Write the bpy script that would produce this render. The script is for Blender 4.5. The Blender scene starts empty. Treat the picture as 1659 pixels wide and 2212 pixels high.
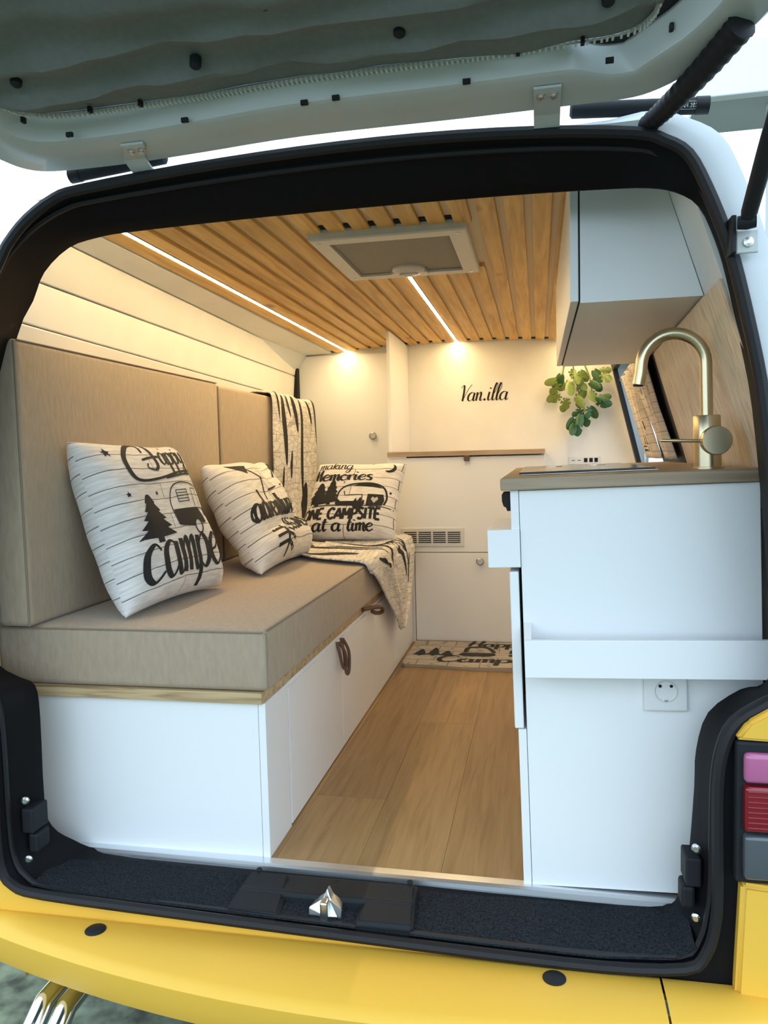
import bpy, bmesh, math, random
from mathutils import Vector, Matrix
random.seed(7)
S = bpy.context.scene
C = S.collection
pi = math.pi
# ------------------------------------------------------------------ camera
YAW, PITCH, ROLL = math.radians(11.327), math.radians(4.056), math.radians(-1.376)
fwd = Vector((-math.sin(YAW)*math.cos(PITCH), math.cos(YAW)*math.cos(PITCH), -math.sin(PITCH)))
rt = fwd.cross(Vector((0, 0, 1))).normalized()
up = rt.cross(fwd)
rt, up = rt*math.cos(ROLL)+up*math.sin(ROLL), up*math.cos(ROLL)-rt*math.sin(ROLL)
cam = bpy.data.cameras.new('camera')
cam.sensor_fit = 'HORIZONTAL'; cam.sensor_width = 36
cam.lens = 36*1671.1/1659
cam.clip_start = 0.02
camo = bpy.data.objects.new('camera', cam); C.objects.link(camo)
m3 = Matrix((rt, up, -fwd)).transposed()
camo.matrix_world = Matrix.Translation((0, 0, 0.9)) @ m3.to_4x4()
S.camera = camo
# ------------------------------------------------------------------ sky, exposure
w = bpy.data.worlds.new('overcast_sky'); S.world = w; w.use_nodes = True
wn = w.node_tree.nodes; bg = wn['Background']
bg.inputs[0].default_value = (0.66, 0.84, 1.0, 1); bg.inputs[1].default_value = 2.7
vs = S.view_settings
S.display_settings.display_device = 'sRGB'
vs.view_transform = 'Standard'; vs.look = 'None'; vs.gamma = 1; vs.exposure = 0.06; vs.use_curve_mapping = False
LED_W = 100.0
LED_COL = (1.0, 0.74, 0.37)

# ------------------------------------------------------------------ materials
def nodes(name):
    m = bpy.data.materials.new(name); m.use_nodes = True
    nt = m.node_tree; return m, nt, nt.nodes['Principled BSDF']
def mat(name, col, rough=.5, metal=0, spec=.5, noise=0, nscale=20, stretch=(1, 1, 1), bump=0, coat=0, emit=None, es=0, trans=0, sheen=0):
    m, nt, b = nodes(name)
    b.inputs['Base Color'].default_value = (*col, 1); b.inputs['Roughness'].default_value = rough
    b.inputs['Metallic'].default_value = metal; b.inputs['Specular IOR Level'].default_value = spec
    b.inputs['Coat Weight'].default_value = coat; b.inputs['Transmission Weight'].default_value = trans
    b.inputs['Sheen Weight'].default_value = sheen
    if emit:
        b.inputs['Emission Color'].default_value = (*emit, 1); b.inputs['Emission Strength'].default_value = es
    if noise or bump:
        tc = nt.nodes.new('ShaderNodeTexCoord'); mp = nt.nodes.new('ShaderNodeMapping'); mp.inputs['Scale'].default_value = stretch
        nz = nt.nodes.new('ShaderNodeTexNoise'); nz.inputs['Scale'].default_value = nscale; nz.inputs['Detail'].default_value = 5
        nt.links.new(tc.outputs['Object'], mp.inputs['Vector']); nt.links.new(mp.outputs[0], nz.inputs['Vector'])
        if noise:
            r = nt.nodes.new('ShaderNodeValToRGB'); r.color_ramp.elements[0].position = .3; r.color_ramp.elements[1].position = .7
            r.color_ramp.elements[0].color = (*[c*(1-noise) for c in col], 1); r.color_ramp.elements[1].color = (*[min(1, c*(1+noise*.6)) for c in col], 1)
            nt.links.new(nz.outputs['Fac'], r.inputs[0]); nt.links.new(r.outputs[0], b.inputs['Base Color'])
        if bump:
            bp = nt.nodes.new('ShaderNodeBump'); bp.inputs['Strength'].default_value = bump; bp.inputs['Distance'].default_value = .004
            nt.links.new(nz.outputs['Fac'], bp.inputs['Height']); nt.links.new(bp.outputs[0], b.inputs['Normal'])
    return m
def wood(name, c1, c2, c3, axis='y', scale=6, knots=0, rough=.5):
    """streaky grain along an axis, large tone patches varying per object, optional knots"""
    m, nt, b = nodes(name); N = nt.nodes; L = nt.links
    tc = N.new('ShaderNodeTexCoord'); mp = N.new('ShaderNodeMapping')
    st = {'x': (.06, 1, 1), 'y': (1, .06, 1), 'z': (1, 1, .06)}[axis]; mp.inputs['Scale'].default_value = st
    oi = N.new('ShaderNodeObjectInfo'); cb = N.new('ShaderNodeVectorMath'); cb.operation = 'ADD'
    ml = N.new('ShaderNodeMath'); ml.operation = 'MULTIPLY'; ml.inputs[1].default_value = 37
    L.new(oi.outputs['Random'], ml.inputs[0])
    L.new(tc.outputs['Object'], mp.inputs['Vector']); L.new(mp.outputs[0], cb.inputs[0]); L.new(ml.outputs[0], cb.inputs[1])
    n1 = N.new('ShaderNodeTexNoise'); n1.inputs['Scale'].default_value = scale*8; n1.inputs['Detail'].default_value = 6; n1.inputs['Distortion'].default_value = .8
    L.new(cb.outputs[0], n1.inputs['Vector'])
    r = N.new('ShaderNodeValToRGB'); e = r.color_ramp.elements
    e[0].position = .32; e[0].color = (*c1, 1); e[1].position = .7; e[1].color = (*c3, 1); k = e.new(.5); k.color = (*c2, 1)
    L.new(n1.outputs['Fac'], r.inputs[0]); out = r.outputs[0]
    mx = N.new('ShaderNodeMix'); mx.data_type = 'RGBA'; mx.blend_type = 'MULTIPLY'
    rr = N.new('ShaderNodeMapRange'); rr.inputs['To Min'].default_value = .88; rr.inputs['To Max'].default_value = 1.08
    L.new(oi.outputs['Random'], rr.inputs[0]); L.new(out, mx.inputs['A']); L.new(rr.outputs[0], mx.inputs['B']); mx.inputs['Factor'].default_value = 1
    out = mx.outputs['Result']
    if knots:
        v = N.new('ShaderNodeTexVoronoi'); v.inputs['Scale'].default_value = knots
        mk = N.new('ShaderNodeMapping'); mk.inputs['Scale'].default_value = tuple(.45 if s < 1 else 1 for s in st)
        ak = N.new('ShaderNodeVectorMath'); ak.operation = 'ADD'
        L.new(tc.outputs['Object'], mk.inputs['Vector']); L.new(mk.outputs[0], ak.inputs[0]); L.new(ml.outputs[0], ak.inputs[1]); L.new(ak.outputs[0], v.inputs['Vector'])
        kr = N.new('ShaderNodeValToRGB'); kr.color_ramp.elements[0].position = .05; kr.color_ramp.elements[0].color = (.22, .12, .05, 1)
        kr.color_ramp.elements[1].position = .13; kr.color_ramp.elements[1].color = (1, 1, 1, 1)
        L.new(v.outputs['Distance'], kr.inputs[0])
        m2 = N.new('ShaderNodeMix'); m2.data_type = 'RGBA'; m2.blend_type = 'MULTIPLY'; m2.inputs['Factor'].default_value = .75
        L.new(out, m2.inputs['A']); L.new(kr.outputs[0], m2.inputs['B']); out = m2.outputs['Result']
    L.new(out, b.inputs['Base Color']); b.inputs['Roughness'].default_value = rough
    return m
def plankprint(name, col=(.78, .74, .70), line=(.16, .13, .11), rows=9, bw=3.0, msize=.035, crack=0):
    """printed white-washed boards on cloth: thin dark joint lines over mottled cream (uses UV)"""
    m, nt, b = nodes(name); N = nt.nodes; L = nt.links
    uv = N.new('ShaderNodeUVMap'); nz = N.new('ShaderNodeTexNoise'); nz.inputs['Scale'].default_value = 4; nz.inputs['Detail'].default_value = 5
    L.new(uv.outputs[0], nz.inputs['Vector'])
    di = N.new('ShaderNodeVectorMath'); di.operation = 'MULTIPLY_ADD'; di.inputs[1].default_value = (.03, .03, 0)
    L.new(nz.outputs['Color'], di.inputs[0]); L.new(uv.outputs[0], di.inputs[2])
    br = N.new('ShaderNodeTexBrick'); br.inputs['Scale'].default_value = rows; br.inputs['Mortar Size'].default_value = msize; br.inputs['Brick Width'].default_value = bw; br.inputs['Row Height'].default_value = 1
    br.inputs['Color1'].default_value = (*col, 1); br.inputs['Color2'].default_value = (*[c*.9 for c in col], 1); br.inputs['Mortar'].default_value = (*line, 1)
    br.inputs['Mortar Smooth'].default_value = .3
    L.new(di.outputs[0], br.inputs['Vector'])
    n2 = N.new('ShaderNodeTexNoise'); n2.inputs['Scale'].default_value = 9; mp = N.new('ShaderNodeMapping'); mp.inputs['Scale'].default_value = (1, 7, 1)
    L.new(uv.outputs[0], mp.inputs['Vector']); L.new(mp.outputs[0], n2.inputs['Vector'])
    r = N.new('ShaderNodeMapRange'); r.inputs['From Min'].default_value = .35; r.inputs['From Max'].default_value = .65; r.inputs['To Min'].default_value = .78; r.inputs['To Max'].default_value = 1
    L.new(n2.outputs['Fac'], r.inputs[0])
    mx = N.new('ShaderNodeMix'); mx.data_type = 'RGBA'; mx.blend_type = 'MULTIPLY'; mx.inputs['Factor'].default_value = 1
    L.new(br.outputs['Color'], mx.inputs['A']); L.new(r.outputs[0], mx.inputs['B']); out = mx.outputs['Result']
    if crack:
        v = N.new('ShaderNodeTexVoronoi'); v.feature = 'DISTANCE_TO_EDGE'; v.inputs['Scale'].default_value = crack
        mv = N.new('ShaderNodeMapping'); mv.inputs['Scale'].default_value = (.45, 1.3, 1); L.new(di.outputs[0], mv.inputs['Vector']); L.new(mv.outputs[0], v.inputs['Vector'])
        cr = N.new('ShaderNodeValToRGB'); cr.color_ramp.elements[0].position = .015; cr.color_ramp.elements[0].color = (.10, .08, .07, 1); cr.color_ramp.elements[1].position = .05
        L.new(v.outputs['Distance'], cr.inputs[0])
        m3_ = N.new('ShaderNodeMix'); m3_.data_type = 'RGBA'; m3_.blend_type = 'MULTIPLY'; m3_.inputs['Factor'].default_value = .5
        L.new(out, m3_.inputs['A']); L.new(cr.outputs[0], m3_.inputs['B']); out = m3_.outputs['Result']
    L.new(out, b.inputs['Base Color']); b.inputs['Roughness'].default_value = .9; b.inputs['Sheen Weight'].default_value = .2
    nf = N.new('ShaderNodeTexNoise'); nf.inputs['Scale'].default_value = 180; L.new(uv.outputs[0], nf.inputs['Vector'])
    bp = N.new('ShaderNodeBump'); bp.inputs['Strength'].default_value = .25; bp.inputs['Distance'].default_value = .002
    L.new(nf.outputs['Fac'], bp.inputs['Height']); L.new(bp.outputs[0], b.inputs['Normal'])
    return m
M = dict(
    white=mat('white_laminate', (.80, .80, .80), .38),
    wall=mat('white_wall_board', (.78, .77, .74), .55, noise=.04, nscale=6),
    pine=wood('pine_slats', (.52, .28, .065), (.68, .41, .11), (.78, .51, .16), 'y', 5, 6, .5),
    pinelight=mat('pale_backing_board', (.82, .68, .46), .6),
    floor=wood('oak_floor', (.235, .135, .052), (.30, .18, .074), (.345, .212, .092), 'y', 7, 0, .45),
    oak=wood('oak_worktop', (.25, .17, .10), (.36, .26, .165), (.44, .33, .22), 'x', 5, 0, .45),
    ply=wood('plywood_edge', (.40, .25, .11), (.52, .36, .18), (.60, .44, .25), 'y', 9, 0, .6),
    plyx=wood('plywood_end', (.28, .17, .08), (.50, .35, .18), (.60, .44, .25), 'x', 9, 0, .6),
    lam=wood('wood_look_panel', (.46, .34, .23), (.62, .50, .37), (.72, .61, .47), 'z', 6, 0, .35),
    fabric=mat('beige_upholstery', (.38, .29, .20), .95, noise=.09, nscale=90, stretch=(1, 1, .3), bump=.35, sheen=.2),
    piping=mat('beige_seam', (.24, .19, .14), .95),
    led=mat('led_diffuser', (1, .9, .7), .5, emit=LED_COL, es=LED_W),
    alu=mat('aluminium', (.72, .74, .77), .3, metal=.9),
    steel=mat('steel', (.62, .62, .60), .3, metal=1),
    chrome=mat('chrome', (.85, .85, .85), .08, metal=1),
    brass=mat('brushed_brass', (.66, .55, .36), .28, metal=1),
    knob=mat('nickel_knob', (.50, .46, .38), .32, metal=1),
    rubber=mat('black_rubber', (.010, .010, .012), .5, spec=.3),
    trimblack=mat('black_trim', (.005, .005, .006), .55, spec=.12),
    plastic=mat('dark_plastic', (.012, .014, .017), .6, spec=.25),
    carpet=mat('dark_carpet', (.022, .025, .030), 1, noise=.6, nscale=220, bump=1, spec=.1),
    yellow=mat('yellow_paint', (.76, .44, .055), .5, spec=.35),
    vanwhite=mat('white_paint', (.60, .63, .65), .35, coat=.2),
    gate=mat('tailgate_paint', (.49, .515, .51), .35, coat=.25, bump=.03, nscale=300),  # same white paint as the body, colour darkened to stand for shade
    lining=mat('grey_lining', (.165, .18, .172), .85, noise=.08, nscale=90, bump=.15),
    zip=mat('zip_tape', (.46, .45, .47), .8),
    grey=mat('grey_mesh', (.30, .285, .25), .7, noise=.25, nscale=400),
    ventwhite=mat('vent_white', (.66, .64, .60), .4),
    ink=mat('black_print', (.012, .011, .012), .85),
    inkgrey=mat('grey_print', (.42, .40, .38), .85),
    cloth=plankprint('printed_cloth', rows=10, bw=9, msize=.03),
    cloth2=plankprint('printed_cloth_small', rows=8, bw=8, msize=.035),
    throw=plankprint('printed_throw', col=(.76, .71, .65), line=(.3, .26, .22), rows=16, bw=1.6, msize=.02, crack=24),
    drape=plankprint('printed_curtain', col=(.72, .62, .52), rows=11, bw=2.5, msize=.03, crack=0),
    matcloth=plankprint('printed_mat', col=(.42, .35, .28), line=(.15, .12, .09), rows=5, bw=1.6, crack=6),
    leather=mat('brown_leather', (.12, .055, .03), .55),
    leaf=mat('green_leaf', (.035, .11, .025), .35, noise=.5, nscale=14),
    leaf2=mat('yellow_green_leaf', (.17, .24, .05), .35, noise=.4, nscale=14),
    stem=mat('green_stem', (.12, .2, .05), .5),
    red=mat('red_lens', (.20, .003, .010), .15, coat=.5),
    pink=mat('pink_lens', (.42, .11, .24), .12, coat=.5),
    greylens=mat('smoked_lens', (.07, .08, .09), .12, coat=.6),
    glass=mat('tinted_glass', (.35, .42, .48), .02, trans=1.0),
    ceramic=mat('dark_glass', (.03, .028, .026), .12),
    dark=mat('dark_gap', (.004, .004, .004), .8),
    socket=mat('white_plastic', (.72, .72, .71), .35),
    render_wall=mat('pale_render', (.78, .80, .82), .8),
    soffit=mat('grey_soffit', (.50, .52, .53), .8),
    grass=mat('rough_grass', (.13, .15, .10), 1, noise=.7, nscale=16, bump=1),
    bush=mat('dark_hedge', (.05, .07, .05), .9, noise=.7, nscale=30),
    labelw=mat('white_lettering', (.65, .68, .66), .7),
)
def thin_glass(name, tint, fac=.08):
    m = bpy.data.materials.new(name); m.use_nodes = True; nt = m.node_tree; nt.nodes.clear()
    o = nt.nodes.new('ShaderNodeOutputMaterial'); mx = nt.nodes.new('ShaderNodeMixShader'); a = nt.nodes.new('ShaderNodeBsdfTransparent'); b = nt.nodes.new('ShaderNodeBsdfGlossy')
    a.inputs[0].default_value = (*tint, 1); b.inputs['Roughness'].default_value = .03; mx.inputs[0].default_value = fac
    nt.links.new(a.outputs[0], mx.inputs[1]); nt.links.new(b.outputs[0], mx.inputs[2]); nt.links.new(mx.outputs[0], o.inputs[0]); return m
M['thin_glass'] = thin_glass('clear_window_glass', (.88, .92, .96))
M['glass'] = thin_glass('tailgate_glass', (.80, .86, .88))
# ------------------------------------------------------------------ helpers
ORG = {}
def org(o): return ORG.get(o.name, Vector((0, 0, 0)))
def thing(name, label, cat, loc=(0, 0, 0), group=None):
    o = bpy.data.objects.new(name, None); C.objects.link(o); o.location = loc; o.empty_display_size = .05
    o['label'] = label; o['category'] = cat
    if group: o['group'] = group
    ORG[o.name] = Vector(loc); return o
def tag(o, label, cat, group=None):
    o['label'] = label; o['category'] = cat
    if group: o['group'] = group
    return o
def obj(name, bm, m, parent=None, smooth=False, loc=None):
    """bm holds world coordinates; the object sits at its parent's frame (or at loc for top-level things)"""
    base = org(parent) if parent else Vector(loc or (0, 0, 0))
    if base.length: bmesh.ops.translate(bm, verts=bm.verts, vec=-base)
    if smooth:
        for e in bm.edges:
            if len(e.link_faces) == 2 and e.calc_face_angle(0) > .75: e.smooth = False
    me = bpy.data.meshes.new(name); bm.to_mesh(me); bm.free()
    for mm in (m if isinstance(m, (list, tuple)) else [m]): me.materials.append(mm)
    if smooth: me.shade_smooth()
    o = bpy.data.objects.new(name, me); C.objects.link(o)
    ORG[o.name] = base
    if parent: o.parent = parent
    else: o.location = base
    return o
def struct(name, bm, m, parent=None, smooth=False):
    o = obj(name, bm, m, parent, smooth); o['kind'] = 'structure'; return o
def NB(): return bmesh.new()
def bx(bm, x0, x1, y0, y1, z0, z1, bev=0, seg=2):
    vs_ = [bm.verts.new((x, y, z)) for x in (x0, x1) for y in (y0, y1) for z in (z0, z1)]
    fs = [bm.faces.new([vs_[i] for i in q]) for q in ((0, 1, 3, 2), (4, 6, 7, 5), (0, 4, 5, 1), (2, 3, 7, 6), (0, 2, 6, 4), (1, 5, 7, 3))]
    if bev:
        es = list({e for f in fs for e in f.edges})
        bmesh.ops.bevel(bm, geom=es, offset=bev, segments=seg, affect='EDGES', profile=.5)
    return bm
def B(x0, x1, y0, y1, z0, z1, bev=.0015, seg=2): return bx(NB(), x0, x1, y0, y1, z0, z1, bev, seg)
def hexa(bm, near, far):
    """prism between two matching polygons"""
    a = [bm.verts.new(p) for p in near]; b = [bm.verts.new(p) for p in far]; n = len(a)
    bm.faces.new(a); bm.faces.new(b[::-1])
    for i in range(n): bm.faces.new((a[i], b[i], b[(i+1) % n], a[(i+1) % n]))
    bmesh.ops.recalc_face_normals(bm, faces=bm.faces); return bm
def crom(pts, n=6, closed=False):
    P = [Vector(p) for p in pts]; out = []; N = len(P)
    if N < 3 and not closed: return P
    for i in range(N if closed else N-1):
        g = (lambda k: P[k % N]) if closed else (lambda k: P[max(0, min(N-1, k))])
        p0, p1, p2, p3 = g(i-1), g(i), g(i+1), g(i+2)
        for k in range(n):
            t = k/n
            out.append(.5*((2*p1)+(p2-p0)*t+(2*p0-5*p1+4*p2-p3)*t*t+(3*p1-p0-3*p2+p3)*t**3))
    if not closed: out.append(P[-1])
    return out
def tube(bm, pts, r, seg=10, closed=False, caps=True):
    P = [Vector(p) for p in pts]; n = len(P); rings = []; prev = None
    for i, p in enumerate(P):
        a = P[(i-1) % n] if (closed or i) else P[i]; b = P[(i+1) % n] if (closed or i < n-1) else P[i]
        t = (b-a).normalized()
        if prev is None:
            q = Vector((0, 0, 1)) if abs(t.z) < .9 else Vector((1, 0, 0)); prev = t.cross(q).normalized()
        prev = (prev-t*prev.dot(t)).normalized(); o2 = t.cross(prev)
        rad = r[i] if isinstance(r, (list, tuple)) else r
        rings.append([bm.verts.new(p+(prev*math.cos(2*pi*k/seg)+o2*math.sin(2*pi*k/seg))*rad) for k in range(seg)])
    for i in range(n if closed else n-1):
        A, Bq = rings[i], rings[(i+1) % n]
        for k in range(seg): bm.faces.new((A[k], A[(k+1) % seg], Bq[(k+1) % seg], Bq[k]))
    if caps and not closed: bm.faces.new(rings[0][::-1]); bm.faces.new(rings[-1])
    return bm
def lathe(bm, c, axis, prof, seg=24):
    """prof: (radius, height along axis)"""
    ax = Vector(axis).normalized(); q = Vector((0, 0, 1)) if abs(ax.z) < .9 else Vector((1, 0, 0)); a = ax.cross(q).normalized(); b = ax.cross(a)
    rings = [[bm.verts.new(Vector(c)+ax*h+(a*math.cos(2*pi*k/seg)+b*math.sin(2*pi*k/seg))*max(r, 1e-4)) for k in range(seg)] for r, h in prof]
    for A, Bq in zip(rings, rings[1:]):
        for k in range(seg): bm.faces.new((A[k], A[(k+1) % seg], Bq[(k+1) % seg], Bq[k]))
    bm.faces.new(rings[0][::-1]); bm.faces.new(rings[-1]); bmesh.ops.recalc_face_normals(bm, faces=bm.faces); return bm
def loft(bm, rows, closed=False, uv=None):
    """rows: list of equally long point lists"""
    G = [[bm.verts.new(p) for p in r] for r in rows]; n = len(rows[0]); lay = bm.loops.layers.uv.verify() if uv else None
    for i in range(len(G)-1):
        for j in range(n if closed else n-1):
            f = bm.faces.new((G[i][j], G[i][(j+1) % n], G[i+1][(j+1) % n], G[i+1][j]))
            if uv:
                for lp, (a, b) in zip(f.loops, ((i, j), (i, j+1), (i+1, j+1), (i+1, j))): lp[lay].uv = uv(a, b)
    return bm
def lerp(a, b, t): return a+(b-a)*t
def interp(tab, t):
    for (t0, v0), (t1, v1) in zip(tab, tab[1:]):
        if t <= t1: return lerp(v0, v1, (t-t0)/(t1-t0))
    return tab[-1][1]
# ---- flat print drawing: strokes and filled outlines laid over a surface map f(u,v)->Vector
def ribbon(bm, f, pts, w, wmin=None, n=7, smooth=True, taper=False):
    P = crom([(p[0], p[1], 0) for p in pts], n) if smooth else [Vector((p[0], p[1], 0)) for p in pts]
    if not smooth:      # subdivide straight runs
        Q = []
        for a, b in zip(P, P[1:]):
            k = max(1, int((b-a).length/.05))
            Q += [a.lerp(b, i/k) for i in range(k)]
        P = Q+[P[-1]]
    L_, R_ = [], []; N = len(P)
    for i, p in enumerate(P):
        d = (P[min(N-1, i+1)]-P[max(0, i-1)])
        if d.length < 1e-9: d = Vector((1, 0, 0))
        d.normalize(); nrm = Vector((-d.y, d.x, 0))
        ww = w if wmin is None else wmin+(w-wmin)*max(0, -d.y)**1.0 if d.y < 0 else (wmin if wmin is not None else w)
        if wmin is None: ww = w
        if taper: ww = w*math.sin(pi*min(.98, max(.02, i/(N-1))))**.7
        L_.append(bm.verts.new(f(p.x+nrm.x*ww/2, p.y+nrm.y*ww/2))); R_.append(bm.verts.new(f(p.x-nrm.x*ww/2, p.y-nrm.y*ww/2)))
    for i in range(N-1): bm.faces.new((L_[i], L_[i+1], R_[i+1], R_[i]))
def fill(bm, f, poly, rows=26, cols=5):
    ys = [p[1] for p in poly]; y0, y1 = min(ys), max(ys); n = len(poly)
    def xs(y):
        o = []
        for i in range(n):
            (ax, ay), (bx_, by) = poly[i], poly[(i+1) % n]
            if (ay <= y) != (by <= y): o.append(ax+(bx_-ax)*(y-ay)/(by-ay))
        return sorted(o)
    for k in range(rows):
        a = lerp(y0, y1, k/rows); b = lerp(y0, y1, (k+1)/rows); e = (b-a)*.02
        A, Bq = xs(a+e), xs(b-e)
        if len(A) != len(Bq): A = Bq = xs((a+b)/2)
        for i in range(0, len(A)-1, 2):
            for c in range(cols):
                q = [bm.verts.new(f(lerp(X[i], X[i+1], cc/cols), yy)) for X, yy, cc in ((A, a, c), (A, a, c+1), (Bq, b, c+1), (Bq, b, c))]
                bm.faces.new(q)
def ell(cx, cy, rx, ry, n=18, a0=0, a1=2*pi): return [(cx+rx*math.cos(lerp(a0, a1, i/n)), cy+ry*math.sin(lerp(a0, a1, i/n))) for i in range(n)]
def star(cx, cy, r, n=5, inner=.42): return [(cx+(r if i % 2 == 0 else r*inner)*math.sin(pi*i/n), cy+(r if i % 2 == 0 else r*inner)*math.cos(pi*i/n)) for i in range(2*n)]
def pine_poly(cx, y0, h, wd, tiers=5):
    L_ = [(cx-wd*.09, y0), (cx-wd*.09, y0+h*.12)]
    R_ = []
    for t in range(tiers):
        yy = y0+h*(.12+.88*t/tiers); k = 1-t/tiers
        L_ += [(cx-wd*.5*k-wd*.06, yy), (cx-wd*.5*k*.55, yy+h*.88/tiers*.98)]
    L_ += [(cx, y0+h)]
    return L_+[(2*cx-x, y) for x, y in L_[:-1][::-1]]
BOWL = [(.75, .85), (.45, 1), (.12, .75), (.08, .25), (.35, 0), (.65, .3), (.75, .9)]
G = {  # hand-drawn brush letters: strokes, advance
 'a': ([BOWL, [(.75, .95), (.72, .25), (.85, 0), (1.05, .15)]], 1.0), 'c': ([[(.75, .8), (.5, 1), (.12, .75), (.08, .25), (.4, 0), (.8, .2)]], .85),
 'd': ([BOWL, [(.8, 2), (.75, 1), (.74, .25), (.88, 0), (1.05, .15)]], 1.0), 'e': ([[(.05, .45), (.5, .55), (.7, .8), (.45, 1), (.12, .7), (.1, .25), (.4, 0), (.8, .25)]], .82),
 'g': ([BOWL, [(.75, .95), (.75, 0), (.65, -.7), (.35, -.9), (.15, -.65), (.5, -.25), (1.05, .15)]], 1.0), 'i': ([[(.15, 1), (.13, .25), (.28, 0), (.5, .2)], [(.2, 1.5), (.17, 1.36)]], .46),
 'k': ([[(.12, 1.9), (.1, 1), (.1, 0)], [(.1, .4), (.5, .95), (.6, .75), (.2, .45)], [(.2, .45), (.5, .05), (.75, .1)]], .75),
 'l': ([[(.05, .3), (.4, 1.3), (.42, 1.9), (.28, 2.0), (.16, 1.3), (.15, .3), (.3, 0), (.5, .2)]], .47),
 'm': ([[(.08, 1), (.1, .5), (.1, 0)], [(.1, .5), (.35, 1), (.48, .8), (.48, 0)], [(.48, .5), (.75, 1), (.88, .8), (.88, .2), (1.0, 0), (1.15, .15)]], 1.1),
 'n': ([[(.08, 1), (.1, .5), (.1, 0)], [(.1, .5), (.4, 1), (.55, .8), (.55, .2), (.68, 0), (.85, .15)]], .8), 'o': ([[(.45, 1), (.1, .7), (.1, .25), (.45, 0), (.78, .3), (.75, .75), (.45, 1), (.6, .85), (.95, .9)]], .88),
 'p': ([[(.1, 1), (.1, 0), (.1, -.9)], [(.1, .6), (.4, 1), (.72, .75), (.7, .25), (.4, 0), (.12, .2)]], .85), 'r': ([[(.08, 1), (.1, .5), (.1, 0)], [(.1, .5), (.35, .95), (.6, .95)]], .6),
 's': ([[(.6, .85), (.35, 1), (.12, .8), (.3, .55), (.55, .3), (.4, .02), (.05, .1)]], .65), 't': ([[(.25, 1.6), (.22, .8), (.22, .3), (.38, 0), (.6, .2)], [(0, 1.05), (.55, 1.1)]], .55),
 'u': ([[(.1, 1), (.1, .3), (.3, 0), (.6, .3), (.68, 1)], [(.68, 1), (.68, .2), (.8, 0), (.95, .15)]], .88), 'v': ([[(.05, 1), (.3, 0), (.6, .9), (.75, 1)]], .72),
 'y': ([[(.1, 1), (.12, .4), (.35, .1), (.65, .5), (.72, 1)], [(.72, 1), (.65, -.4), (.35, -.9), (.1, -.7), (.4, -.2), (.95, .15)]], .88),
 'H': ([[(.35, 2.0), (.25, 1), (.1, 0)], [(1.1, 2.1), (.95, 1), (.95, .1), (1.15, .05)], [(0, .9), (.5, 1.05), (1.0, 1.05)]], 1.2),
 'C': ([[(1.1, 1.6), (.8, 1.95), (.3, 1.6), (.1, .8), (.35, .1), (.8, .05), (1.2, .4)]], 1.2), 'V': ([[(-.05, 1.55), (.12, 1.85), (.28, 1.75), (.38, 1.0), (.42, .0)], [(.42, 0), (.8, 1.3), (1.15, 1.95)]], .95),
 'M': ([[(.0, .1), (.2, 1), (.35, 1.9), (.42, 1), (.5, .2)], [(.5, .2), (.85, 1.9), (.9, 1), (.95, .1), (1.15, .1)]], 1.15), '.': ([[(.12, .14), (.12, 0)]], .3), ' ': ([], .55),
 'O': ([ell(.5, 1, .42, .95)+[(.92, 1)]], 1.1), 'N': ([[(.1, 0), (.1, 2)], [(.1, 2), (.85, 0)], [(.85, 0), (.85, 2)]], 1.05), 'E': ([[(.1, 2), (.1, 0)], [(.1, 2), (.75, 2)], [(.1, 1), (.65, 1)], [(.1, 0), (.75, 0)]], .9),
 'A': ([[(.0, 0), (.5, 2)], [(.5, 2), (1.0, 0)], [(.2, .6), (.8, .6)]], 1.05), 'P': ([[(.1, 2), (.1, 0)], [(.1, 2), (.6, 1.95), (.8, 1.5), (.6, 1.0), (.1, .95)]], .9), 'S': ([[(.8, 1.75), (.45, 2), (.12, 1.6), (.45, 1.05), (.8, .5), (.45, 0), (.08, .25)]], .95),
 'I': ([[(.15, 2), (.15, 0)]], .4), 'T': ([[(0, 2), (.9, 2)], [(.45, 2), (.45, 0)]], .95), 'B': ([[(.1, 2), (.1, 0)], [(.1, 2), (.65, 1.9), (.65, 1.2), (.1, 1.05)], [(.1, 1.05), (.8, .9), (.75, .1), (.1, 0)]], .95),
 'G': ([[(.85, 1.7), (.5, 2), (.12, 1.5), (.12, .5), (.5, 0), (.85, .4), (.85, .9), (.55, .9)]], 1.0), 'K': ([[(.1, 2), (.1, 0)], [(.8, 2), (.1, .9)], [(.3, 1.2), (.85, 0)]], .95), 'M2': ([[(.1, 0), (.1, 2)], [(.1, 2), (.55, .7)], [(.55, .7), (1.0, 2)], [(1.0, 2), (1.0, 0)]], 1.2),
 'C2': ([[(.85, 1.65), (.5, 2), (.12, 1.5), (.12, .5), (.5, 0), (.85, .35)]], .95)}
def write(bm, f, txt, x, y, size, w, wmin=None, slant=0, sx=1.0, block=False, rise=0):
    for ch in txt:
        key = ch+'2' if block and ch+'2' in G else ch
        st, adv = G[key]
        for s in st:
            pts = [(x+(px*sx+slant*py)*size, y+py*size+rise*px*size) for px, py in s]
            straight = block and len(pts) == 2
            ribbon(bm, f, pts, w, wmin, smooth=not straight)
        x += adv*size*sx; y += rise*adv*size
    return x
# ================================================================== STRUCTURE: the van interior shell
XC = -.42
def ceil_z(x): return 1.505-.06*(x-XC)**2
YB = 4.2        # partition behind the cab
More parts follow.
